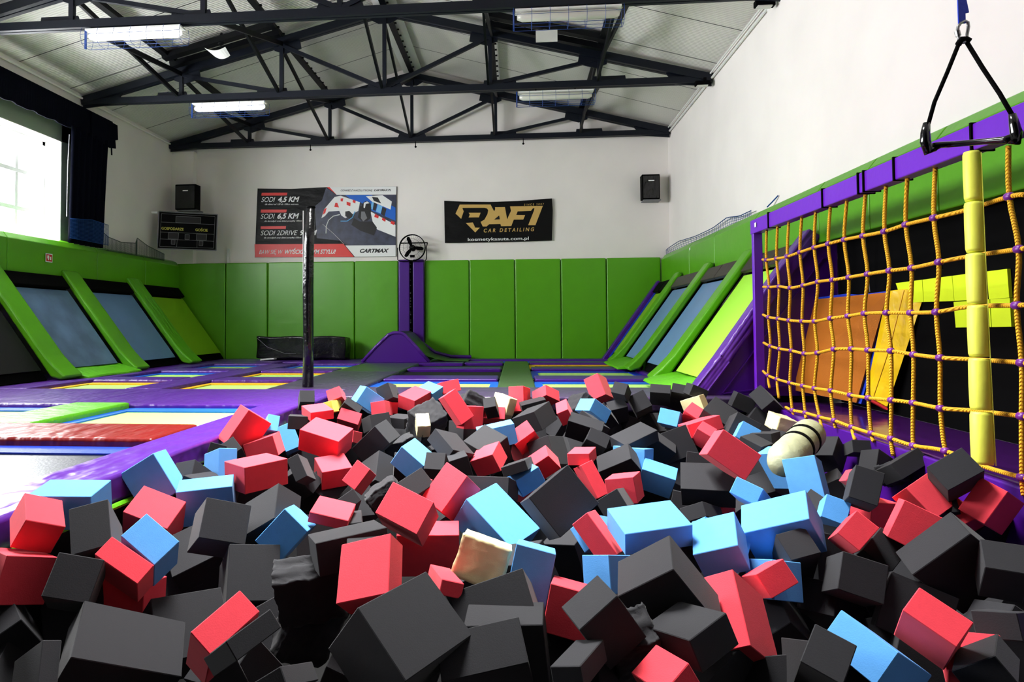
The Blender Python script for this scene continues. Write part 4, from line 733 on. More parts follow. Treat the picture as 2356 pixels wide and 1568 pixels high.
# ------------------------------------------------------------------ pale roll with two black bands
A = onZ(1775, 1062, -.22); B = onZ(1862, 985, -.04)
A = V((1.42, 3.70, -.22)); B = V((1.98, 4.55, .0))
A = onY(1792, 1072, 4.05); B = onY(1862, 998, 4.65)
t = thing('foam_roll', 'pale grey-yellow padded roll with two black bands lying on the foam', 'roll', None, tuple(A)); d = B-A; r0 = .1
obj('body', MB().tube([d*(i/10) for i in range(11)]+[d*1.03, d*1.05], [r0*.55, r0*.85]+[r0*(1+.015*math.sin(i*2)) for i in range(9)]+[r0*.88, r0*.6], 28), M['grey_foam_roll'], t, smooth=True)
for s in (.50, .74): obj('black_band', MB().tube([d*s, d*(s+.055)], r0*1.035, 28), M['black'], t, smooth=True)
BLOCKS = [
('b',0,(-1.756,3.203,-0.051),(0.5667,-0.6673,0.2981,0.3804),(0.215,0.178,0.176),'blue foam block, third nearest right of the left edge red block'),
('r',0,(-1.644,2.996,-0.183),(0.6747,0.3377,-0.0711,0.6525),(0.158,0.208,0.199),'red foam block, second nearest right of the left edge red block'),
('r',0,(-1.714,2.327,-0.004),(-0.2470,0.3806,0.8851,-0.1031),(0.169,0.132,0.112),'red foam block standing tilted at the left edge, beside the purple border'),
('b',0,(-1.731,2.535,0.008),(-0.0164,-0.0638,0.9951,0.0734),(0.239,0.167,0.133),'blue foam block, nearest right of the left edge red block'),
('k',0,(-1.463,2.294,-0.049),(-0.2400,0.0099,-0.4319,0.8694),(0.122,0.167,0.236),'dark grey foam block, nearest right of the left edge red block'),
('r',0,(-1.717,2.226,-0.154),(0.8702,-0.0905,0.1190,0.4695),(0.162,0.179,0.154),'red foam block, nearest in front of the left edge red block'),
('k',0,(-1.419,2.108,-0.130),(-0.0889,0.2074,-0.4597,0.8590),(0.135,0.131,0.205),'dark grey foam block, nearest in front of the left edge red block'),
('b',0,(-1.287,2.320,-0.088),(-0.2677,0.1479,0.8921,0.3326),(0.157,0.107,0.190),'blue foam block, nearest behind the lower left dark block'),
('r',0,(-1.325,2.229,-0.125),(0.7051,0.4269,-0.0692,0.5619),(0.074,0.175,0.173),'red foam block, nearest right of the left edge red block'),
('r',0,(-1.375,2.371,-0.271),(0.0805,-0.0685,-0.6835,0.7222),(0.183,0.130,0.114),'red foam block, nearest behind the lower left dark block'),
('k',0,(-1.181,2.646,-0.108),(-0.4653,0.4895,0.7293,0.1096),(0.160,0.178,0.174),'dark grey foam block, third nearest behind the lower left dark block'),
('b',0,(-1.480,3.179,-0.139),(0.8062,-0.5701,-0.1133,0.1104),(0.250,0.192,0.108),'blue foam block, second nearest left of the upright red block'),
('r',0,(-1.301,3.340,-0.039),(-0.0006,0.3309,0.9435,0.0201),(0.199,0.237,0.129),'red foam block, nearest left of the upright red block'),
('b',0,(-1.564,3.509,-0.048),(0.1086,0.3691,0.9149,-0.1224),(0.201,0.097,0.162),'small blue foam block, second nearest left of the black post'),
('k',0,(-1.652,3.370,-0.094),(0.0775,0.0986,0.9419,-0.3116),(0.114,0.159,0.152),'small dark grey foam block, second nearest right of the left edge red block'),
('k',0,(-1.201,2.020,-0.296),(-0.2959,0.4816,0.8217,-0.0726),(0.208,0.319,0.118),'very large dark grey foam block lying near the bottom left corner'),
('k',0,(-1.388,1.885,-0.299),(0.2297,0.2612,0.9064,-0.2398),(0.177,0.053,0.123),'dark grey foam block, nearest right of the bottom left corner'),
('r',0,(-0.804,1.823,-0.150),(0.8262,-0.2751,-0.3551,0.3400),(0.158,0.206,0.082),'red foam block, nearest right of the lower left dark block'),
('k',0,(-0.705,1.717,-0.112),(-0.4702,0.7452,0.4618,-0.1016),(0.132,0.054,0.184),'dark grey foam block, second nearest right of the lower left dark block'),
('k',0,(-0.861,1.936,-0.287),(0.3080,-0.1545,0.8554,-0.3866),(0.099,0.168,0.117),'dark grey foam block, nearest right of the lower left dark block'),
('k',0,(-1.041,2.596,-0.297),(-0.4022,0.8775,0.1955,-0.1730),(0.192,0.213,0.220),'dark grey foam block, third nearest right of the lower left dark block'),
('k',0,(-1.035,2.823,-0.109),(0.1899,0.2313,0.8777,-0.3743),(0.203,0.133,0.171),'dark grey foam block, third nearest left of the upright red block'),
('b',0,(-0.939,2.742,-0.147),(-0.3602,-0.0237,0.9275,-0.0970),(0.129,0.202,0.164),'blue foam block, nearest left of the upright red block'),
('r',0,(-0.913,3.928,-0.190),(0.7326,0.4946,-0.2580,0.3900),(0.142,0.095,0.198),'small red foam block, second nearest in front of the big red box'),
('k',1,(-0.692,3.531,-0.182),(0.9358,-0.0134,-0.3202,0.1468),(0.175,0.204,0.096),'torn dark grey foam block, third nearest left of the front cream block'),
('r',0,(-0.775,2.836,-0.089),(-0.1184,-0.0413,0.9913,0.0407),(0.161,0.193,0.044),'small red foam block, second nearest behind the upright red block'),
('r',0,(-0.479,2.983,-0.132),(0.7410,0.4056,-0.2603,0.4676),(0.151,0.205,0.197),'red foam block, nearest behind the upright red block'),
('r',0,(-0.321,3.332,-0.122),(0.8186,0.3431,-0.3322,0.3189),(0.204,0.143,0.172),'red foam block, nearest behind the front cream block'),
('r',0,(-0.503,3.463,-0.151),(0.7250,0.3065,-0.0377,0.6156),(0.130,0.085,0.113),'small red foam block, third nearest behind the front cream block'),
('k',0,(-0.530,3.345,-0.136),(-0.4060,-0.0004,-0.4342,0.8042),(0.170,0.104,0.223),'dark grey foam block, nearest left of the front cream block'),
('r',0,(-0.411,3.161,-0.335),(0.8054,-0.5910,-0.0293,0.0349),(0.281,0.216,0.114),'red foam block, nearest right of the upright red block'),
('c',1,(-0.122,2.333,-0.098),(0.6189,-0.7698,0.1195,0.1000),(0.167,0.137,0.207),'large cream foam block with rough edges in the front middle of the pit'),
('b',0,(-0.103,3.267,-0.254),(-0.3194,0.8287,0.4515,-0.0859),(0.235,0.302,0.168),'blue foam block, nearest behind the front cream block'),
('r',0,(-0.448,2.072,-0.058),(-0.1626,0.6557,0.6230,0.3943),(0.184,0.171,0.088),'tall upright red foam block left of the large cream block'),
('k',0,(-0.474,2.194,-0.071),(0.5918,0.0701,-0.0254,0.8026),(0.177,0.150,0.108),'dark grey foam block, nearest behind the upright red block'),
('k',0,(-0.578,2.323,-0.061),(0.9725,-0.0528,-0.0672,0.2168),(0.240,0.192,0.107),'dark grey foam block, second nearest behind the upright red block'),
('k',0,(-0.705,2.876,-0.173),(0.0187,0.6197,0.7833,0.0461),(0.167,0.099,0.111),'dark grey foam block, third nearest behind the upright red block'),
('k',1,(-0.717,2.336,-0.214),(0.8233,-0.5497,-0.1385,0.0271),(0.223,0.191,0.114),'torn dark grey foam block, nearest left of the upright red block'),
('k',1,(-0.748,2.415,-0.370),(0.4488,0.2493,0.7817,-0.3542),(0.241,0.203,0.119),'torn dark grey foam block, nearest left of the biggest dark block'),
('k',0,(-0.320,1.871,-0.165),(-0.3192,0.8193,0.4547,-0.1421),(0.274,0.214,0.189),'biggest dark grey foam block, standing on its corner at the bottom middle'),
('k',0,(-0.053,2.091,-0.193),(-0.0880,-0.1460,-0.4453,0.8790),(0.232,0.187,0.197),'dark grey foam block, nearest in front of the front cream block'),
('k',0,(-0.032,1.993,-0.218),(0.0078,0.0573,0.7636,-0.6431),(0.222,0.187,0.111),'dark grey foam block, second nearest in front of the front cream block'),
('k',0,(-0.093,1.945,-0.247),(0.1156,0.0056,0.9182,-0.3789),(0.236,0.198,0.122),'dark grey foam block, nearest right of the biggest dark block'),
('k',0,(-0.578,1.693,-0.191),(0.6796,-0.3338,-0.0450,0.6517),(0.184,0.077,0.049),'dark grey foam block, nearest in front of the upright red block'),
('r',0,(-0.230,2.156,-0.105),(0.9795,-0.0891,0.1245,0.1312),(0.069,0.226,0.045),'small red foam block, nearest left of the front cream block'),
('k',0,(0.181,3.103,-0.102),(0.5562,-0.7538,-0.3284,-0.1208),(0.231,0.208,0.206),'dark grey foam block, nearest right of the front cream block'),
('b',0,(0.505,2.731,-0.091),(-0.0676,0.6200,0.7737,0.1112),(0.191,0.265,0.089),'wide pale blue foam box at the left end of three blue blocks'),
('b',0,(0.756,2.673,-0.137),(0.7777,-0.0278,-0.2674,0.5683),(0.191,0.165,0.117),'blue foam block, nearest left of the end blue box'),
('b',0,(1.027,2.794,-0.102),(0.7995,-0.0426,-0.2804,0.5295),(0.173,0.255,0.156),'large pale blue foam box at the right end of three blue blocks'),
('b',0,(0.041,2.307,-0.133),(0.1016,0.0550,-0.6170,0.7784),(0.129,0.184,0.218),'blue foam block, nearest right of the front cream block'),
('b',0,(0.321,2.465,-0.181),(0.5215,-0.7397,-0.2543,0.3409),(0.172,0.124,0.110),'blue foam block, nearest in front of the left blue box'),
('k',0,(0.455,2.150,-0.129),(0.7467,-0.1270,-0.3122,0.5734),(0.161,0.193,0.252),'big dark grey foam block tilted on its corner in front of the blue boxes'),
('k',0,(0.467,1.948,-0.155),(0.1605,0.4872,0.8539,0.0876),(0.184,0.144,0.088),'dark grey foam block, nearest in front of the tilted dark block'),
('k',0,(0.233,1.937,-0.123),(0.6091,-0.6163,0.1555,0.4744),(0.175,0.134,0.106),'dark grey foam block, nearest left of the tilted dark block'),
('r',0,(0.173,2.125,-0.169),(0.6208,-0.7749,0.1159,0.0267),(0.170,0.136,0.196),'red foam block, nearest right of the front cream block'),
('r',0,(0.324,2.833,-0.167),(0.6461,-0.6068,0.4418,0.1384),(0.192,0.083,0.109),'red foam block, nearest left of the left blue box'),
('r',0,(0.695,2.241,-0.241),(0.1272,-0.2951,-0.3425,0.8828),(0.099,0.234,0.207),'red foam block, nearest right of the tilted dark block'),
('r',0,(0.858,2.462,-0.184),(-0.2371,0.6643,0.5265,-0.4747),(0.165,0.084,0.108),'red foam block, nearest in front of the end blue box'),
('b',0,(0.924,2.610,-0.239),(0.3756,-0.4764,-0.4408,0.6616),(0.170,0.133,0.113),'blue foam block, nearest in front of the end blue box'),
('b',0,(0.760,2.828,-0.198),(-0.2342,-0.0861,0.9284,-0.2753),(0.200,0.225,0.114),'blue foam block, nearest behind the tilted dark block'),
('r',0,(0.441,4.210,-0.250),(0.5847,-0.7747,-0.2274,-0.0793),(0.079,0.210,0.195),'small red foam block, second nearest left of the left blue box'),
('r',0,(0.553,3.631,-0.156),(0.8105,-0.0882,-0.0272,0.5784),(0.206,0.147,0.130),'red foam block, nearest behind the left blue box'),
('b',0,(0.931,4.712,-0.342),(-0.1723,0.0230,0.8717,-0.4582),(0.220,0.185,0.113),'small blue foam block, nearest behind the left blue box'),
('k',0,(0.676,4.711,-0.246),(0.7009,0.0247,-0.4165,0.5785),(0.136,0.245,0.136),'small dark grey foam block, nearest behind the left blue box'),
('b',0,(0.798,4.848,-0.230),(0.1920,-0.1640,-0.6400,0.7257),(0.223,0.136,0.187),'small blue foam block, second nearest behind the left blue box'),
('k',0,(1.008,3.771,-0.165),(-0.2060,0.7378,0.5776,0.2820),(0.174,0.268,0.144),'dark grey foam block, second nearest left of the end blue box'),
('k',0,(1.061,3.879,-0.099),(0.6289,-0.7625,0.1425,-0.0524),(0.269,0.139,0.112),'small dark grey foam block, fifth nearest right of the left blue box'),
('r',0,(1.092,3.665,0.014),(0.8862,-0.0918,-0.4525,0.0387),(0.154,0.172,0.219),'red foam block, nearest left of the banded roll'),
('b',0,(1.631,4.439,-0.203),(-0.2487,0.5447,0.6353,-0.4877),(0.192,0.237,0.109),'small blue foam block, nearest in front of the banded roll'),
('b',0,(1.539,3.826,-0.153),(0.1191,-0.2348,-0.5416,0.7983),(0.162,0.227,0.208),'blue foam block, second nearest in front of the banded roll'),
('b',0,(0.977,3.000,-0.029),(0.3375,-0.0322,-0.5596,0.7563),(0.112,0.074,0.206),'small blue foam block, nearest behind the end blue box'),
('r',0,(1.084,3.905,-0.313),(0.1713,0.0812,0.9207,-0.3412),(0.168,0.176,0.117),'small red foam block, nearest left of the end blue box'),
('k',1,(1.002,3.812,-0.186),(0.1973,0.5241,0.7597,-0.3305),(0.156,0.144,0.112),'small torn dark grey foam block, third nearest right of the left blue box'),
('k',0,(0.955,3.681,-0.301),(0.1514,0.3178,0.9066,-0.2329),(0.131,0.200,0.076),'small dark grey foam block, nearest left of the end blue box'),
('k',0,(0.480,3.457,-0.190),(-0.1007,-0.2927,-0.5663,0.7639),(0.125,0.097,0.184),'small dark grey foam block, nearest left of the left blue box'),
('k',1,(0.700,2.786,-0.191),(-0.0128,0.1331,0.9176,-0.3744),(0.108,0.196,0.112),'torn dark grey foam block, nearest right of the left blue box'),
('r',0,(0.372,1.815,-0.208),(0.4755,-0.1507,-0.2372,0.8337),(0.120,0.102,0.071),'red foam block, nearest in front of the tilted dark block'),
('k',0,(0.152,1.767,-0.156),(0.8225,-0.1180,-0.0226,0.5559),(0.203,0.077,0.054),'dark grey foam block, second nearest left of the tilted dark block'),
('k',1,(0.321,2.020,-0.213),(0.8754,-0.4420,-0.1792,-0.0788),(0.131,0.160,0.111),'torn dark grey foam block, second nearest in front of the tilted dark block'),
('k',0,(1.558,3.270,-0.058),(-0.3961,0.7258,0.4030,0.3924),(0.150,0.115,0.192),'dark grey foam block, second nearest right of the end blue box'),
('k',0,(1.973,3.301,-0.000),(-0.0896,0.5613,0.6451,0.5107),(0.125,0.169,0.197),'dark grey foam block, nearest left of the yellow post'),
('r',0,(1.887,3.390,-0.133),(-0.4419,0.8496,0.2847,0.0432),(0.171,0.164,0.110),'red foam block lying diagonally below the yellow post'),
('r',0,(2.094,3.258,-0.124),(0.8342,0.2647,-0.4728,0.1021),(0.171,0.115,0.182),'small red foam block, nearest in front of the yellow post'),
('r',0,(1.416,2.538,-0.037),(-0.4565,0.7155,0.2879,0.4436),(0.140,0.211,0.181),'red foam block, nearest in front of the diagonal red block'),
('r',0,(1.671,3.408,-0.203),(0.6924,-0.6871,-0.1074,0.1923),(0.174,0.126,0.112),'small red foam block, nearest left of the diagonal red block'),
('k',0,(1.441,2.416,-0.099),(0.7546,-0.5014,-0.2341,-0.3528),(0.221,0.248,0.108),'dark grey foam block, second nearest in front of the diagonal red block'),
('k',0,(2.211,3.445,-0.246),(0.3082,0.3460,0.7667,-0.4444),(0.149,0.185,0.115),'small dark grey foam block, second nearest in front of the yellow post'),
('k',0,(1.152,2.496,-0.189),(-0.4178,0.6972,0.4652,0.3507),(0.127,0.140,0.187),'dark grey foam block, nearest right of the end blue box'),
('k',0,(1.313,2.442,-0.272),(-0.3984,0.7361,0.3499,0.4207),(0.188,0.189,0.181),'dark grey foam block, nearest behind the bottom blue block'),
('k',0,(1.281,2.651,-0.279),(0.8686,-0.4292,-0.1380,-0.2056),(0.084,0.163,0.119),'small dark grey foam block, third nearest behind the bottom blue block'),
('k',0,(1.434,2.511,-0.185),(0.1022,0.2642,0.8256,-0.4880),(0.125,0.160,0.111),'dark grey foam block, third nearest in front of the diagonal red block'),
('r',0,(1.103,1.965,-0.126),(-0.0575,0.4085,0.8082,0.4203),(0.130,0.083,0.197),'red foam block, nearest right of the bottom blue block'),
('b',0,(0.937,1.926,-0.189),(0.5121,-0.1488,-0.4648,0.7068),(0.166,0.102,0.190),'bright blue foam block tilted near the bottom, towards the right corner'),
('k',0,(0.774,1.850,-0.182),(0.8833,-0.3564,0.2502,-0.1738),(0.098,0.173,0.111),'dark grey foam block, nearest left of the bottom blue block'),
('k',0,(1.207,1.917,-0.195),(0.8497,-0.2660,-0.1941,0.4117),(0.123,0.116,0.074),'dark grey foam block, nearest left of the bottom right corner'),
('r',0,(1.233,2.009,-0.230),(0.8828,-0.4277,0.0402,-0.1899),(0.139,0.104,0.114),'red foam block, nearest left of the bottom right corner'),
('k',0,(1.493,2.287,-0.077),(0.8852,-0.4197,0.1031,-0.1724),(0.111,0.154,0.103),'dark grey foam block, third nearest behind the bottom right corner'),
('k',0,(1.417,2.212,-0.183),(0.5926,-0.4127,-0.2102,0.6590),(0.200,0.073,0.031),'small dark grey foam block, second nearest behind the bottom right corner'),
('k',0,(1.387,2.117,-0.170),(0.5352,-0.7507,-0.2247,0.3156),(0.173,0.072,0.108),'dark grey foam block, nearest behind the bottom right corner'),
('k',0,(2.163,4.371,-0.172),(0.3929,-0.3350,-0.3555,0.7791),(0.120,0.140,0.141),'small dark grey foam block, second nearest left of the diagonal red block'),
('k',0,(2.192,4.146,-0.132),(0.9470,-0.1930,-0.2539,0.0390),(0.194,0.196,0.096),'small dark grey foam block, nearest behind the diagonal red block'),
('k',0,(2.113,4.843,-0.195),(0.8644,0.0638,-0.3322,0.3719),(0.175,0.112,0.163),'small dark grey foam block, nearest right of the banded roll'),
('k',0,(2.237,4.728,-0.135),(0.9849,-0.1537,0.0187,-0.0778),(0.135,0.200,0.081),'small dark grey foam block, second nearest right of the banded roll'),
('c',1,(2.151,5.832,-0.131),(0.5600,-0.3621,-0.4868,0.5642),(0.198,0.124,0.154),'small torn cream foam block, nearest behind the banded roll'),
('k',0,(2.181,6.217,-0.006),(0.6132,-0.0606,-0.4891,0.6173),(0.216,0.132,0.205),'small dark grey foam block, nearest in front of the purple frame post'),
('k',0,(2.029,6.408,-0.026),(0.5657,-0.6216,-0.3449,-0.4179),(0.136,0.175,0.202),'small dark grey foam block, nearest left of the purple frame post'),
('k',0,(1.494,5.276,0.007),(-0.2043,0.2945,0.8762,0.3221),(0.189,0.193,0.114),'small dark grey foam block, second nearest left of the purple frame post'),
('k',0,(1.579,5.034,-0.068),(0.5867,-0.7670,0.2130,0.1488),(0.177,0.168,0.219),'small dark grey foam block, second nearest in front of the purple frame post'),
('b',0,(1.566,4.907,-0.084),(0.5754,-0.7730,0.2226,0.1479),(0.131,0.123,0.190),'small blue foam block, nearest in front of the purple frame post'),
('k',0,(1.673,4.809,-0.084),(0.0364,0.3033,0.9515,-0.0374),(0.137,0.200,0.076),'small dark grey foam block, nearest left of the banded roll'),
('k',0,(1.555,4.655,-0.095),(-0.1821,0.3394,0.9207,0.0626),(0.146,0.197,0.054),'small dark grey foam block, nearest behind the end blue box'),
('c',0,(1.560,6.205,-0.022),(0.1148,-0.3564,-0.6382,0.6727),(0.189,0.126,0.108),'small cream foam block, nearest left of the purple frame post'),
('k',0,(1.464,6.531,-0.022),(0.9236,-0.3415,0.1584,-0.0726),(0.195,0.143,0.111),'small dark grey foam block, fourth nearest right of the highest red block'),
('k',0,(1.309,6.422,0.036),(0.9074,-0.4026,0.0716,-0.0967),(0.177,0.172,0.105),'small dark grey foam block, third nearest right of the highest red block'),
('k',0,(1.509,6.413,0.045),(0.9134,-0.3792,0.1258,-0.0779),(0.205,0.137,0.110),'small dark grey foam block, fourth nearest left of the purple frame post'),
('k',0,(1.587,6.270,0.082),(0.6119,-0.5702,-0.4108,-0.3629),(0.098,0.149,0.172),'small dark grey foam block, third nearest left of the purple frame post'),
('k',0,(1.094,6.231,-0.027),(-0.2346,0.4959,0.6609,0.5121),(0.160,0.153,0.205),'small dark grey foam block, second nearest right of the highest red block'),
('k',0,(0.885,6.139,-0.080),(0.1149,0.0384,0.8919,-0.4357),(0.158,0.181,0.112),'small dark grey foam block, second nearest in front of the highest red block'),
('k',0,(0.766,6.018,-0.125),(0.2094,0.1860,0.8667,-0.4129),(0.133,0.172,0.111),'small dark grey foam block, third nearest in front of the highest red block'),
('k',0,(0.991,6.251,-0.189),(0.6737,-0.6130,-0.1192,0.3952),(0.176,0.120,0.113),'small dark grey foam block, sixth nearest in front of the highest red block'),
('k',0,(0.821,4.930,-0.115),(-0.0048,0.5061,0.8403,0.1942),(0.183,0.278,0.084),'small dark grey foam block, fourth nearest behind the left blue box'),
('k',0,(1.224,5.486,-0.087),(0.8450,-0.4238,0.3256,-0.0160),(0.085,0.109,0.113),'small dark grey foam block, sixth nearest right of the highest red block'),
('b',0,(1.174,5.380,-0.042),(0.2274,-0.0647,-0.5903,0.7718),(0.150,0.116,0.189),'small blue foam block, nearest right of the highest red block'),
('r',0,(1.332,5.381,-0.026),(0.8684,-0.3395,0.3427,-0.1145),(0.114,0.186,0.110),'small red foam block, nearest right of the highest red block'),
('r',0,(1.334,5.150,-0.060),(0.6605,-0.7328,-0.1597,-0.0360),(0.254,0.098,0.176),'small red foam block, nearest left of the purple frame post'),
('r',0,(1.329,5.049,-0.110),(0.8322,-0.4531,0.3162,-0.0465),(0.112,0.138,0.110),'small red foam block, second nearest left of the purple frame post'),
('k',0,(1.125,5.078,-0.187),(-0.1471,-0.0980,-0.5865,0.7904),(0.257,0.212,0.109),'small dark grey foam block, third nearest behind the left blue box'),
('k',0,(0.992,5.006,-0.185),(0.8100,-0.5012,0.2430,0.1831),(0.216,0.146,0.112),'small dark grey foam block, second nearest behind the left blue box'),
('r',0,(0.758,6.447,0.088),(0.0105,-0.2811,-0.5437,0.7908),(0.146,0.213,0.220),'red foam block sticking up highest of all at the far edge of the pit'),
('b',0,(0.642,5.890,-0.044),(0.4153,-0.2595,-0.3777,0.7858),(0.203,0.119,0.200),'small blue foam block, nearest in front of the highest red block'),
('r',0,(0.381,5.563,-0.016),(0.7085,-0.0511,-0.2586,0.6546),(0.200,0.097,0.118),'small red foam block, nearest right of the far middle dark block'),
('k',0,(0.138,5.397,-0.047),(0.8784,-0.0867,-0.1968,0.4268),(0.225,0.234,0.154),'large grey-topped dark foam block in the far middle of the pit'),
('k',0,(0.145,6.290,-0.036),(0.7722,-0.6196,-0.1401,-0.0151),(0.231,0.064,0.109),'small dark grey foam block, nearest right of the far upright red block'),
('r',0,(0.269,6.429,0.018),(0.1276,0.3703,0.8783,-0.2744),(0.176,0.179,0.110),'small red foam block, nearest behind the far middle dark block'),
('r',0,(0.027,6.455,-0.017),(0.0996,-0.1334,-0.6192,0.7674),(0.145,0.231,0.210),'tall red foam block standing upright against the far edge of the pit'),
('c',1,(-0.118,6.314,-0.040),(0.3331,-0.1251,-0.6198,0.6995),(0.184,0.159,0.110),'small torn cream foam block, nearest left of the far upright red block'),
('r',0,(-0.385,5.642,-0.071),(0.6465,-0.6851,-0.2026,0.2675),(0.188,0.185,0.111),'small red foam block, second nearest left of the far upright red block'),
('r',0,(-0.496,5.571,0.018),(0.6327,-0.6987,-0.3241,-0.0811),(0.125,0.265,0.201),'small red foam block, third nearest left of the far upright red block'),
('k',1,(-0.661,5.002,-0.037),(-0.3568,-0.0678,-0.3846,0.8486),(0.227,0.187,0.282),'torn dark grey foam block, fourth nearest right of the tilted blue block'),
('r',0,(-0.946,6.313,0.001),(0.8464,0.1715,-0.0496,0.5017),(0.255,0.192,0.126),'small red foam block, third nearest right of the tilted blue block'),
('b',0,(-0.817,6.473,0.050),(-0.0817,0.2657,0.9384,0.2052),(0.181,0.162,0.110),'small blue foam block, nearest right of the tilted blue block'),
('r',0,(-0.661,6.594,0.084),(0.5876,-0.7458,-0.2835,0.1350),(0.206,0.114,0.110),'small red foam block, fourth nearest left of the far upright red block'),
('k',1,(-0.410,6.207,-0.032),(0.9069,-0.2645,0.2522,0.2095),(0.214,0.198,0.143),'small torn dark grey foam block, second nearest left of the far upright red block'),
('k',0,(-0.229,6.137,-0.053),(0.0771,0.0625,0.9263,-0.3635),(0.109,0.168,0.109),'small dark grey foam block, nearest left of the far upright red block'),
('r',0,(-0.207,6.274,-0.140),(0.9766,-0.2132,0.0235,0.0141),(0.193,0.178,0.112),'small red foam block, nearest left of the far upright red block'),
('c',0,(-0.101,6.404,-0.128),(0.0564,-0.0766,0.9610,-0.2597),(0.092,0.186,0.113),'small cream foam block, nearest left of the far middle dark block'),
('b',0,(-0.141,4.734,-0.067),(0.1139,0.0329,0.7043,-0.6999),(0.253,0.136,0.212),'blue foam block, nearest left of the far middle dark block'),
('k',0,(-0.194,4.592,-0.145),(0.3844,0.0285,-0.2841,0.8779),(0.224,0.202,0.200),'dark grey foam block, nearest in front of the far upright red block'),
('k',0,(-0.422,4.365,-0.087),(0.4414,0.0062,-0.6054,0.6623),(0.209,0.095,0.227),'small dark grey foam block, third nearest left of the far upright red block'),
('m',0,(-0.634,5.051,-0.082),(0.6723,-0.5136,-0.2725,0.4583),(0.169,0.107,0.111),'small mint green foam block, nearest right of the tilted blue block'),
('c',1,(-0.668,4.836,-0.019),(0.0751,-0.1283,0.9318,-0.3313),(0.092,0.147,0.107),'small torn cream foam block, nearest right of the tilted blue block'),
('b',0,(-0.641,4.225,-0.141),(-0.2923,0.7466,0.5791,-0.1476),(0.193,0.181,0.138),'small blue foam block, nearest in front of the tilted blue block'),
('k',0,(-0.406,4.149,-0.178),(0.1639,0.0345,0.7090,-0.6850),(0.237,0.128,0.175),'dark grey foam block, second nearest behind the front cream block'),
('r',0,(-0.182,4.408,-0.170),(0.7844,-0.0437,-0.2416,0.5696),(0.172,0.167,0.124),'small red foam block, second nearest left of the far middle dark block'),
('k',0,(0.002,3.630,-0.053),(-0.0614,-0.1771,-0.6523,0.7344),(0.134,0.053,0.196),'small dark grey foam block, second nearest in front of the far middle dark block'),
('b',0,(0.045,3.634,-0.120),(0.9545,0.0395,-0.2283,0.1878),(0.147,0.124,0.096),'small blue foam block, nearest in front of the far middle dark block'),
('r',0,(0.175,4.543,-0.214),(0.2129,0.2441,0.8239,-0.4650),(0.149,0.142,0.110),'small red foam block, second nearest in front of the highest red block'),
('k',0,(0.215,4.711,-0.188),(0.0566,-0.3033,-0.5655,0.7648),(0.173,0.197,0.218),'dark grey foam block, nearest in front of the far middle dark block'),
('r',0,(0.051,4.739,-0.085),(0.2935,0.0739,0.8822,-0.3608),(0.163,0.154,0.111),'small red foam block, nearest in front of the far middle dark block'),
('r',0,(0.035,4.871,-0.197),(0.8778,-0.3075,0.3545,-0.0959),(0.107,0.207,0.114),'small red foam block, second nearest in front of the far middle dark block'),
('r',0,(0.396,4.268,-0.115),(0.8081,-0.0207,-0.0347,0.5876),(0.201,0.134,0.071),'small red foam block, nearest in front of the highest red block'),
('k',0,(0.608,5.398,-0.218),(0.9383,-0.2649,0.2219,0.0160),(0.164,0.170,0.112),'small dark grey foam block, fourth nearest right of the far middle dark block'),
('k',0,(-0.128,3.525,-0.143),(0.1042,-0.0994,-0.5541,0.8199),(0.224,0.092,0.172),'dark grey foam block, nearest behind the front cream block'),
('r',0,(0.048,3.684,-0.175),(0.9342,-0.3210,0.1558,0.0041),(0.074,0.162,0.113),'small red foam block, second nearest behind the front cream block'),
('k',0,(-0.686,4.270,-0.201),(0.9106,-0.4009,-0.0135,0.0994),(0.173,0.167,0.112),'small dark grey foam block, fourth nearest in front of the tilted blue block'),
('k',0,(-0.468,4.008,-0.140),(0.9491,-0.3103,0.0274,-0.0469),(0.117,0.169,0.106),'small dark grey foam block, fourth nearest behind the front cream block'),
('r',0,(-1.735,4.255,0.025),(0.5914,-0.5828,-0.1178,0.5447),(0.221,0.246,0.101),'small red foam block, nearest left of the black post'),
('r',0,(-1.620,4.295,-0.090),(-0.1556,-0.0625,-0.6957,0.6985),(0.195,0.132,0.201),'small red foam block, nearest left of the big red box'),
('b',0,(-1.719,5.076,-0.170),(-0.3794,0.3666,0.7404,0.4165),(0.198,0.120,0.205),'small blue foam block, nearest left of the big red box'),
('b',0,(-1.633,4.430,0.021),(0.1537,0.4705,0.8363,-0.2356),(0.162,0.078,0.109),'small blue foam block, nearest left of the black post'),
('r',0,(-1.256,4.436,-0.054),(-0.1063,0.1073,0.9777,0.1458),(0.284,0.209,0.149),'large box-shaped red foam block below and right of the black post'),
('r',0,(-1.162,4.262,-0.227),(-0.1374,0.4730,0.8628,0.1137),(0.179,0.193,0.128),'small red foam block, nearest in front of the big red box'),
('k',0,(-1.288,4.023,-0.170),(-0.2078,-0.1403,-0.5609,0.7890),(0.074,0.146,0.200),'small dark grey foam block, nearest in front of the big red box'),
('k',0,(-1.493,4.667,0.022),(0.6685,-0.7301,-0.0791,0.1176),(0.181,0.090,0.211),'small dark grey foam block, nearest left of the big red box'),
('r',0,(-1.379,4.657,0.093),(0.9520,0.0703,-0.0085,0.2978),(0.163,0.209,0.063),'small red foam block, nearest in front of the black post'),
('y',0,(-1.621,5.911,-0.028),(-0.4538,0.6443,0.4750,-0.3915),(0.171,0.100,0.110),'small yellow foam block, nearest right of the black post'),
('r',0,(-1.606,6.021,0.048),(0.1815,-0.0036,0.9544,-0.2370),(0.126,0.170,0.110),'small red foam block, nearest right of the black post'),
('k',0,(-1.771,5.653,0.060),(0.9420,-0.2703,-0.0323,0.1966),(0.121,0.166,0.109),'small dark grey foam block, nearest in front of the black post'),
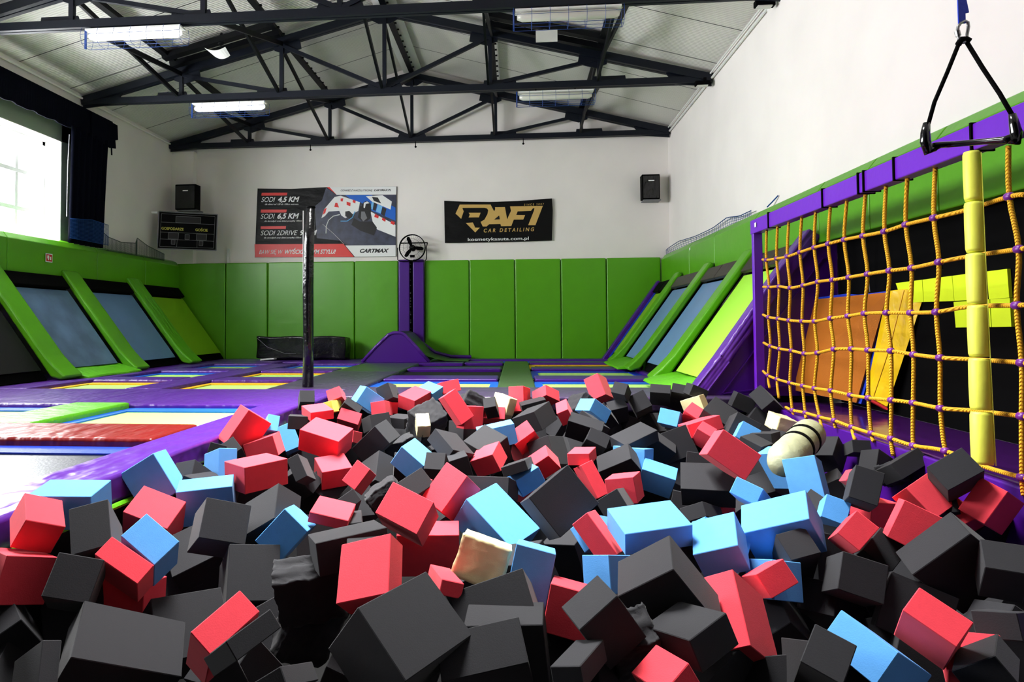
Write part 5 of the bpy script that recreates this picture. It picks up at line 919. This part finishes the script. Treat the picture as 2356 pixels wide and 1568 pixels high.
('b',0,(-1.384,6.269,-0.003),(0.4417,-0.2440,-0.3851,0.7727),(0.207,0.171,0.212),'blue foam block standing tilted just right of the black post'),
('k',0,(-1.492,5.971,-0.075),(0.2159,0.3772,0.7382,-0.5160),(0.187,0.162,0.111),'small dark grey foam block, nearest left of the tilted blue block'),
('r',0,(-1.238,6.221,-0.081),(0.0119,-0.1190,-0.6245,0.7718),(0.140,0.127,0.172),'small red foam block, nearest right of the tilted blue block'),
('r',0,(-1.210,6.332,-0.083),(0.5690,-0.6404,-0.3343,0.3930),(0.188,0.105,0.110),'small red foam block, second nearest right of the tilted blue block'),
('k',0,(-1.204,6.369,0.044),(-0.0950,-0.2000,-0.6033,0.7661),(0.136,0.150,0.204),'small dark grey foam block, nearest right of the tilted blue block'),
('k',0,(-1.192,6.464,0.001),(0.2925,-0.0751,0.8934,-0.3326),(0.121,0.150,0.111),'small dark grey foam block, second nearest right of the tilted blue block'),
('k',0,(-1.176,5.677,-0.127),(0.2098,-0.4269,-0.5928,0.6499),(0.200,0.119,0.176),'small dark grey foam block, nearest in front of the tilted blue block'),
('k',0,(-0.980,5.750,-0.123),(0.8219,0.0214,-0.0080,0.5692),(0.202,0.186,0.086),'small dark grey foam block, third nearest right of the tilted blue block'),
('k',0,(-0.947,4.574,-0.096),(0.6951,-0.5971,0.3256,0.2330),(0.151,0.233,0.214),'dark grey foam block, nearest right of the big red box'),
('k',1,(-0.824,4.758,-0.162),(0.1623,-0.1294,0.9778,0.0271),(0.219,0.191,0.113),'small torn dark grey foam block, third nearest in front of the tilted blue block'),
('r',0,(-1.467,5.929,-0.142),(-0.1303,-0.0722,0.9469,-0.2851),(0.190,0.173,0.110),'small red foam block, nearest in front of the tilted blue block'),
('r',0,(-1.275,5.199,-0.168),(-0.4839,0.5882,0.3869,-0.5198),(0.175,0.088,0.110),'small red foam block, nearest right of the big red box'),
('k',0,(-1.778,3.947,-0.038),(0.5980,-0.7695,-0.0320,0.2217),(0.095,0.062,0.109),'small dark grey foam block, second nearest left of the black post'),
('k',0,(-1.762,4.123,-0.094),(0.3474,-0.1687,0.8856,-0.2581),(0.115,0.154,0.105),'small dark grey foam block, nearest left of the black post'),
('k',0,(-1.516,3.288,-0.116),(-0.0594,0.7463,0.6480,-0.1399),(0.240,0.192,0.110),'dark grey foam block, third nearest right of the left edge red block'),
('k',0,(-0.825,3.290,-0.185),(-0.3795,-0.0524,-0.4941,0.7805),(0.092,0.071,0.215),'small dark grey foam block, third nearest in front of the big red box'),
('k',0,(-1.334,4.160,-0.268),(0.4067,-0.0320,0.4701,0.7827),(0.171,0.180,0.113),'small dark grey foam block, second nearest in front of the big red box'),
('k',0,(0.913,6.116,0.089),(-0.1424,0.1923,0.9408,-0.2400),(0.123,0.171,0.109),'small dark grey foam block, nearest right of the highest red block'),
('k',0,(0.703,5.909,-0.064),(-0.0512,0.4324,0.6746,-0.5961),(0.108,0.114,0.109),'small dark grey foam block, nearest in front of the highest red block'),
('k',0,(0.601,5.592,-0.124),(-0.2169,-0.4056,-0.4393,0.7716),(0.118,0.189,0.248),'small dark grey foam block, third nearest right of the far middle dark block'),
('k',1,(0.536,6.109,-0.029),(-0.1180,0.4954,0.7798,-0.3641),(0.208,0.114,0.193),'small torn dark grey foam block, nearest left of the highest red block'),
('k',0,(0.529,5.485,-0.139),(0.8778,-0.4494,0.1655,-0.0128),(0.269,0.180,0.111),'small dark grey foam block, second nearest right of the far middle dark block'),
('k',1,(2.208,4.252,-0.196),(0.2050,0.3791,0.8808,-0.1960),(0.146,0.156,0.112),'small torn dark grey foam block, nearest left of the diagonal red block'),
('r',0,(1.205,2.612,-0.067),(-0.3592,0.1719,0.9050,-0.1494),(0.085,0.181,0.109),'red foam block, nearest right of the end blue box'),
('b',0,(1.462,3.364,-0.196),(-0.1848,0.1284,0.9527,-0.2043),(0.105,0.178,0.110),'small blue foam block, nearest right of the end blue box'),
('r',0,(1.630,3.473,-0.073),(0.6601,-0.4424,-0.2121,0.5688),(0.200,0.067,0.112),'small red foam block, nearest right of the banded roll'),
('k',0,(1.332,2.682,-0.156),(0.9008,-0.2004,0.3562,-0.1464),(0.108,0.142,0.114),'small dark grey foam block, nearest in front of the diagonal red block'),
('k',0,(1.994,3.411,-0.183),(0.0148,0.2601,0.8985,-0.3533),(0.103,0.165,0.112),'small dark grey foam block, nearest right of the diagonal red block'),
('r',0,(2.058,3.374,-0.194),(0.2498,0.2987,0.8705,-0.3010),(0.053,0.165,0.112),'small red foam block, nearest right of the diagonal red block'),
('k',0,(1.035,2.699,-0.185),(0.1340,0.0107,0.9046,-0.4045),(0.112,0.201,0.108),'dark grey foam block, nearest in front of the end blue box'),
('k',0,(1.147,2.662,-0.351),(0.8659,-0.2878,0.0742,-0.4024),(0.133,0.216,0.119),'dark grey foam block, second nearest behind the bottom blue block'),
('b',0,(0.329,2.928,-0.183),(-0.2694,0.8233,0.3964,-0.3042),(0.195,0.111,0.110),'blue foam block, nearest left of the left blue box'),
]
FILL = [
((-1.475,2.923,-0.418),(0.730,-0.055,-0.404,-0.549),(0.171,0.177,0.199)),
((-1.734,2.148,-0.334),(-0.685,0.026,0.557,0.468),(0.182,0.218,0.187)),
((0.265,3.388,-0.432),(0.614,0.611,0.213,0.452),(0.178,0.236,0.182)),
((0.925,2.657,-0.444),(0.314,-0.245,-0.535,-0.745),(0.164,0.222,0.213)),
((-1.153,2.294,-0.369),(-0.489,0.737,-0.018,0.466),(0.199,0.213,0.240)),
((-1.591,2.373,-0.341),(-0.651,-0.172,0.715,-0.188),(0.233,0.206,0.192)),
((0.578,2.219,-0.367),(-0.287,-0.812,0.403,0.310),(0.202,0.213,0.221)),
((-0.885,4.371,-0.293),(-0.852,-0.358,0.359,0.135),(0.230,0.220,0.211)),
((1.385,2.596,-0.453),(-0.676,-0.157,-0.498,0.520),(0.166,0.227,0.222)),
((0.159,2.233,-0.323),(-0.275,-0.081,0.910,-0.299),(0.204,0.225,0.238)),
((1.665,4.789,-0.424),(0.347,0.233,0.842,0.342),(0.225,0.172,0.164)),
((-1.398,2.927,-0.344),(-0.284,0.837,-0.449,-0.130),(0.223,0.204,0.233)),
((-0.958,2.408,-0.428),(-0.175,-0.442,0.747,0.464),(0.207,0.179,0.196)),
((1.600,2.328,-0.331),(0.894,-0.158,0.306,-0.286),(0.235,0.182,0.230)),
((0.875,2.005,-0.303),(-0.174,-0.746,0.636,-0.091),(0.218,0.188,0.205)),
((1.230,2.914,-0.292),(-0.969,0.192,-0.097,-0.120),(0.198,0.204,0.230)),
((-1.242,4.267,-0.373),(0.315,-0.089,-0.899,-0.290),(0.220,0.166,0.209)),
((-1.018,3.348,-0.354),(-0.125,-0.411,-0.896,0.110),(0.183,0.238,0.203)),
((1.874,4.341,-0.343),(0.194,-0.522,0.806,-0.199),(0.207,0.224,0.182)),
((2.131,5.126,-0.249),(0.550,-0.554,-0.243,0.576),(0.173,0.178,0.180)),
((0.266,2.106,-0.357),(-0.174,-0.814,0.531,-0.157),(0.190,0.173,0.235)),
((-0.979,4.178,-0.423),(-0.362,-0.418,0.134,-0.822),(0.212,0.160,0.193)),
((-1.624,5.187,-0.347),(-0.571,-0.079,-0.285,-0.766),(0.182,0.238,0.173)),
((0.506,6.017,-0.400),(0.558,0.152,0.739,0.347),(0.190,0.225,0.227)),
((0.344,6.314,-0.248),(-0.149,-0.911,0.295,0.248),(0.218,0.207,0.181)),
((-1.634,3.841,-0.315),(-0.481,-0.272,-0.619,-0.558),(0.192,0.234,0.234)),
((1.668,3.119,-0.380),(-0.576,0.086,0.449,0.678),(0.200,0.221,0.234)),
((1.116,5.077,-0.409),(-0.406,-0.616,0.671,-0.071),(0.240,0.191,0.233)),
((1.221,6.359,-0.244),(-0.835,-0.109,-0.455,0.289),(0.186,0.236,0.181)),
((-0.448,5.859,-0.236),(-0.672,-0.264,0.611,-0.324),(0.201,0.184,0.211)),
((-1.525,6.274,-0.460),(-0.070,0.019,0.725,-0.685),(0.176,0.195,0.173)),
((-0.542,2.260,-0.442),(-0.470,-0.675,0.523,-0.223),(0.235,0.171,0.205)),
((-1.738,2.396,-0.374),(0.037,0.124,-0.990,-0.060),(0.189,0.192,0.238)),
((1.883,5.624,-0.433),(-0.008,-0.588,-0.392,-0.707),(0.223,0.226,0.181)),
((-0.849,2.073,-0.395),(-0.040,0.550,-0.369,0.748),(0.239,0.165,0.193)),
((1.099,2.971,-0.458),(0.725,0.152,-0.188,0.645),(0.165,0.231,0.223)),
((2.091,5.669,-0.311),(0.276,-0.421,-0.086,-0.860),(0.203,0.208,0.202)),
((0.127,3.618,-0.406),(-0.045,-0.687,0.709,-0.154),(0.160,0.231,0.231)),
((0.818,6.263,-0.284),(0.048,0.606,0.773,0.180),(0.212,0.197,0.186)),
((1.272,2.305,-0.414),(-0.280,0.491,-0.615,0.550),(0.164,0.192,0.198)),
((-0.178,2.988,-0.454),(-0.249,-0.103,-0.962,-0.048),(0.204,0.163,0.182)),
((-0.349,2.222,-0.429),(0.356,-0.450,0.640,0.511),(0.169,0.175,0.238)),
((0.025,2.882,-0.330),(-0.656,-0.559,-0.187,-0.473),(0.181,0.167,0.175)),
((1.290,4.330,-0.452),(-0.807,0.258,-0.395,0.356),(0.183,0.224,0.186)),
((1.655,2.658,-0.415),(0.607,-0.228,0.590,-0.480),(0.223,0.207,0.216)),
((1.339,2.823,-0.429),(-0.500,0.435,0.548,-0.511),(0.210,0.170,0.231)),
((-1.492,3.797,-0.259),(-0.834,-0.122,-0.054,0.535),(0.230,0.187,0.185)),
((1.049,4.424,-0.455),(0.329,-0.535,0.556,-0.544),(0.201,0.167,0.187)),
((1.083,3.423,-0.415),(0.042,0.252,-0.709,0.657),(0.178,0.181,0.236)),
((0.174,6.281,-0.294),(-0.048,-0.794,-0.334,-0.505),(0.212,0.193,0.188)),
((1.478,3.471,-0.296),(-0.204,0.369,-0.461,-0.781),(0.216,0.203,0.237)),
((-0.421,3.595,-0.295),(-0.492,-0.423,0.758,0.071),(0.166,0.192,0.197)),
((-0.755,6.075,-0.423),(0.062,0.343,-0.917,-0.195),(0.188,0.234,0.182)),
((-1.696,2.105,-0.448),(0.639,-0.429,0.265,0.580),(0.212,0.180,0.215)),
((0.783,2.168,-0.397),(0.381,-0.137,0.200,0.892),(0.219,0.178,0.165)),
((-0.990,6.001,-0.262),(-0.244,-0.571,-0.780,0.080),(0.185,0.235,0.190)),
((0.033,4.223,-0.417),(-0.143,0.496,0.011,-0.857),(0.191,0.220,0.176)),
((0.219,4.936,-0.397),(0.190,-0.303,-0.898,-0.259),(0.202,0.189,0.174)),
((2.109,6.279,-0.222),(-0.889,0.172,0.398,-0.144),(0.200,0.218,0.223)),
]
# ------------------------------------------------------------------ foam blocks
DK = {'k': ('dark grey', 'foam_k'), 'r': ('red', 'foam_r'), 'b': ('blue', 'foam_b'), 'c': ('cream', 'foam_c'), 'm': ('mint', 'foam_m'), 'y': ('yellow', 'foam_y')}
def foam_block(i, col, torn, c, q, d, label, group='foam blocks in the pit'):
    bm = bmesh.new(); bmesh.ops.create_cube(bm, size=1)
    for v_ in bm.verts: v_.co = Vector((v_.co.x*d[0], v_.co.y*d[1], v_.co.z*d[2]))
    rnd = random.Random(i*7+1)
    if torn:
        bmesh.ops.subdivide_edges(bm, edges=bm.edges[:], cuts=14, use_grid_fill=True)
        ph = [rnd.uniform(0, 6) for _ in range(6)]; a = .011 if col == 'k' else .0035
        for v_ in bm.verts:
            p = v_.co*70; nrm = v_.normal
            v_.co += Vector((math.sin(p.y+ph[0])+rnd.uniform(-1, 1), math.sin(p.z*1.3+ph[1])+rnd.uniform(-1, 1), math.sin(p.x*1.1+ph[2])+rnd.uniform(-1, 1)))*a*.28
            v_.co += Vector((math.sin(v_.co.y*25+ph[3]), math.sin(v_.co.z*22+ph[4]), math.sin(v_.co.x*24+ph[5])))*a*.6
    else:
        bmesh.ops.bevel(bm, geom=bm.edges[:], offset=.0022, segments=1, profile=.5, affect='EDGES')
    me = bpy.data.meshes.new('foam_block'); bm.to_mesh(me); bm.free(); me.materials.append(M[DK[col][1]])
    if torn: me.polygons.foreach_set('use_smooth', [True]*len(me.polygons))
    o = bpy.data.objects.new('foam_block', me); C.objects.link(o); o.location = c; o.rotation_mode = 'QUATERNION'; o.rotation_quaternion = q
    tag(o, label, 'foam block', group)
for i, (col, torn, c, q, d, lab) in enumerate(BLOCKS): foam_block(i, col, torn, c, q, d, lab)
for i, (c, q, d) in enumerate(FILL): foam_block(1000+i, 'k', 0, c, q, d, 'dark grey foam block buried in the shade below the top layer of foam', 'buried dark foam blocks')
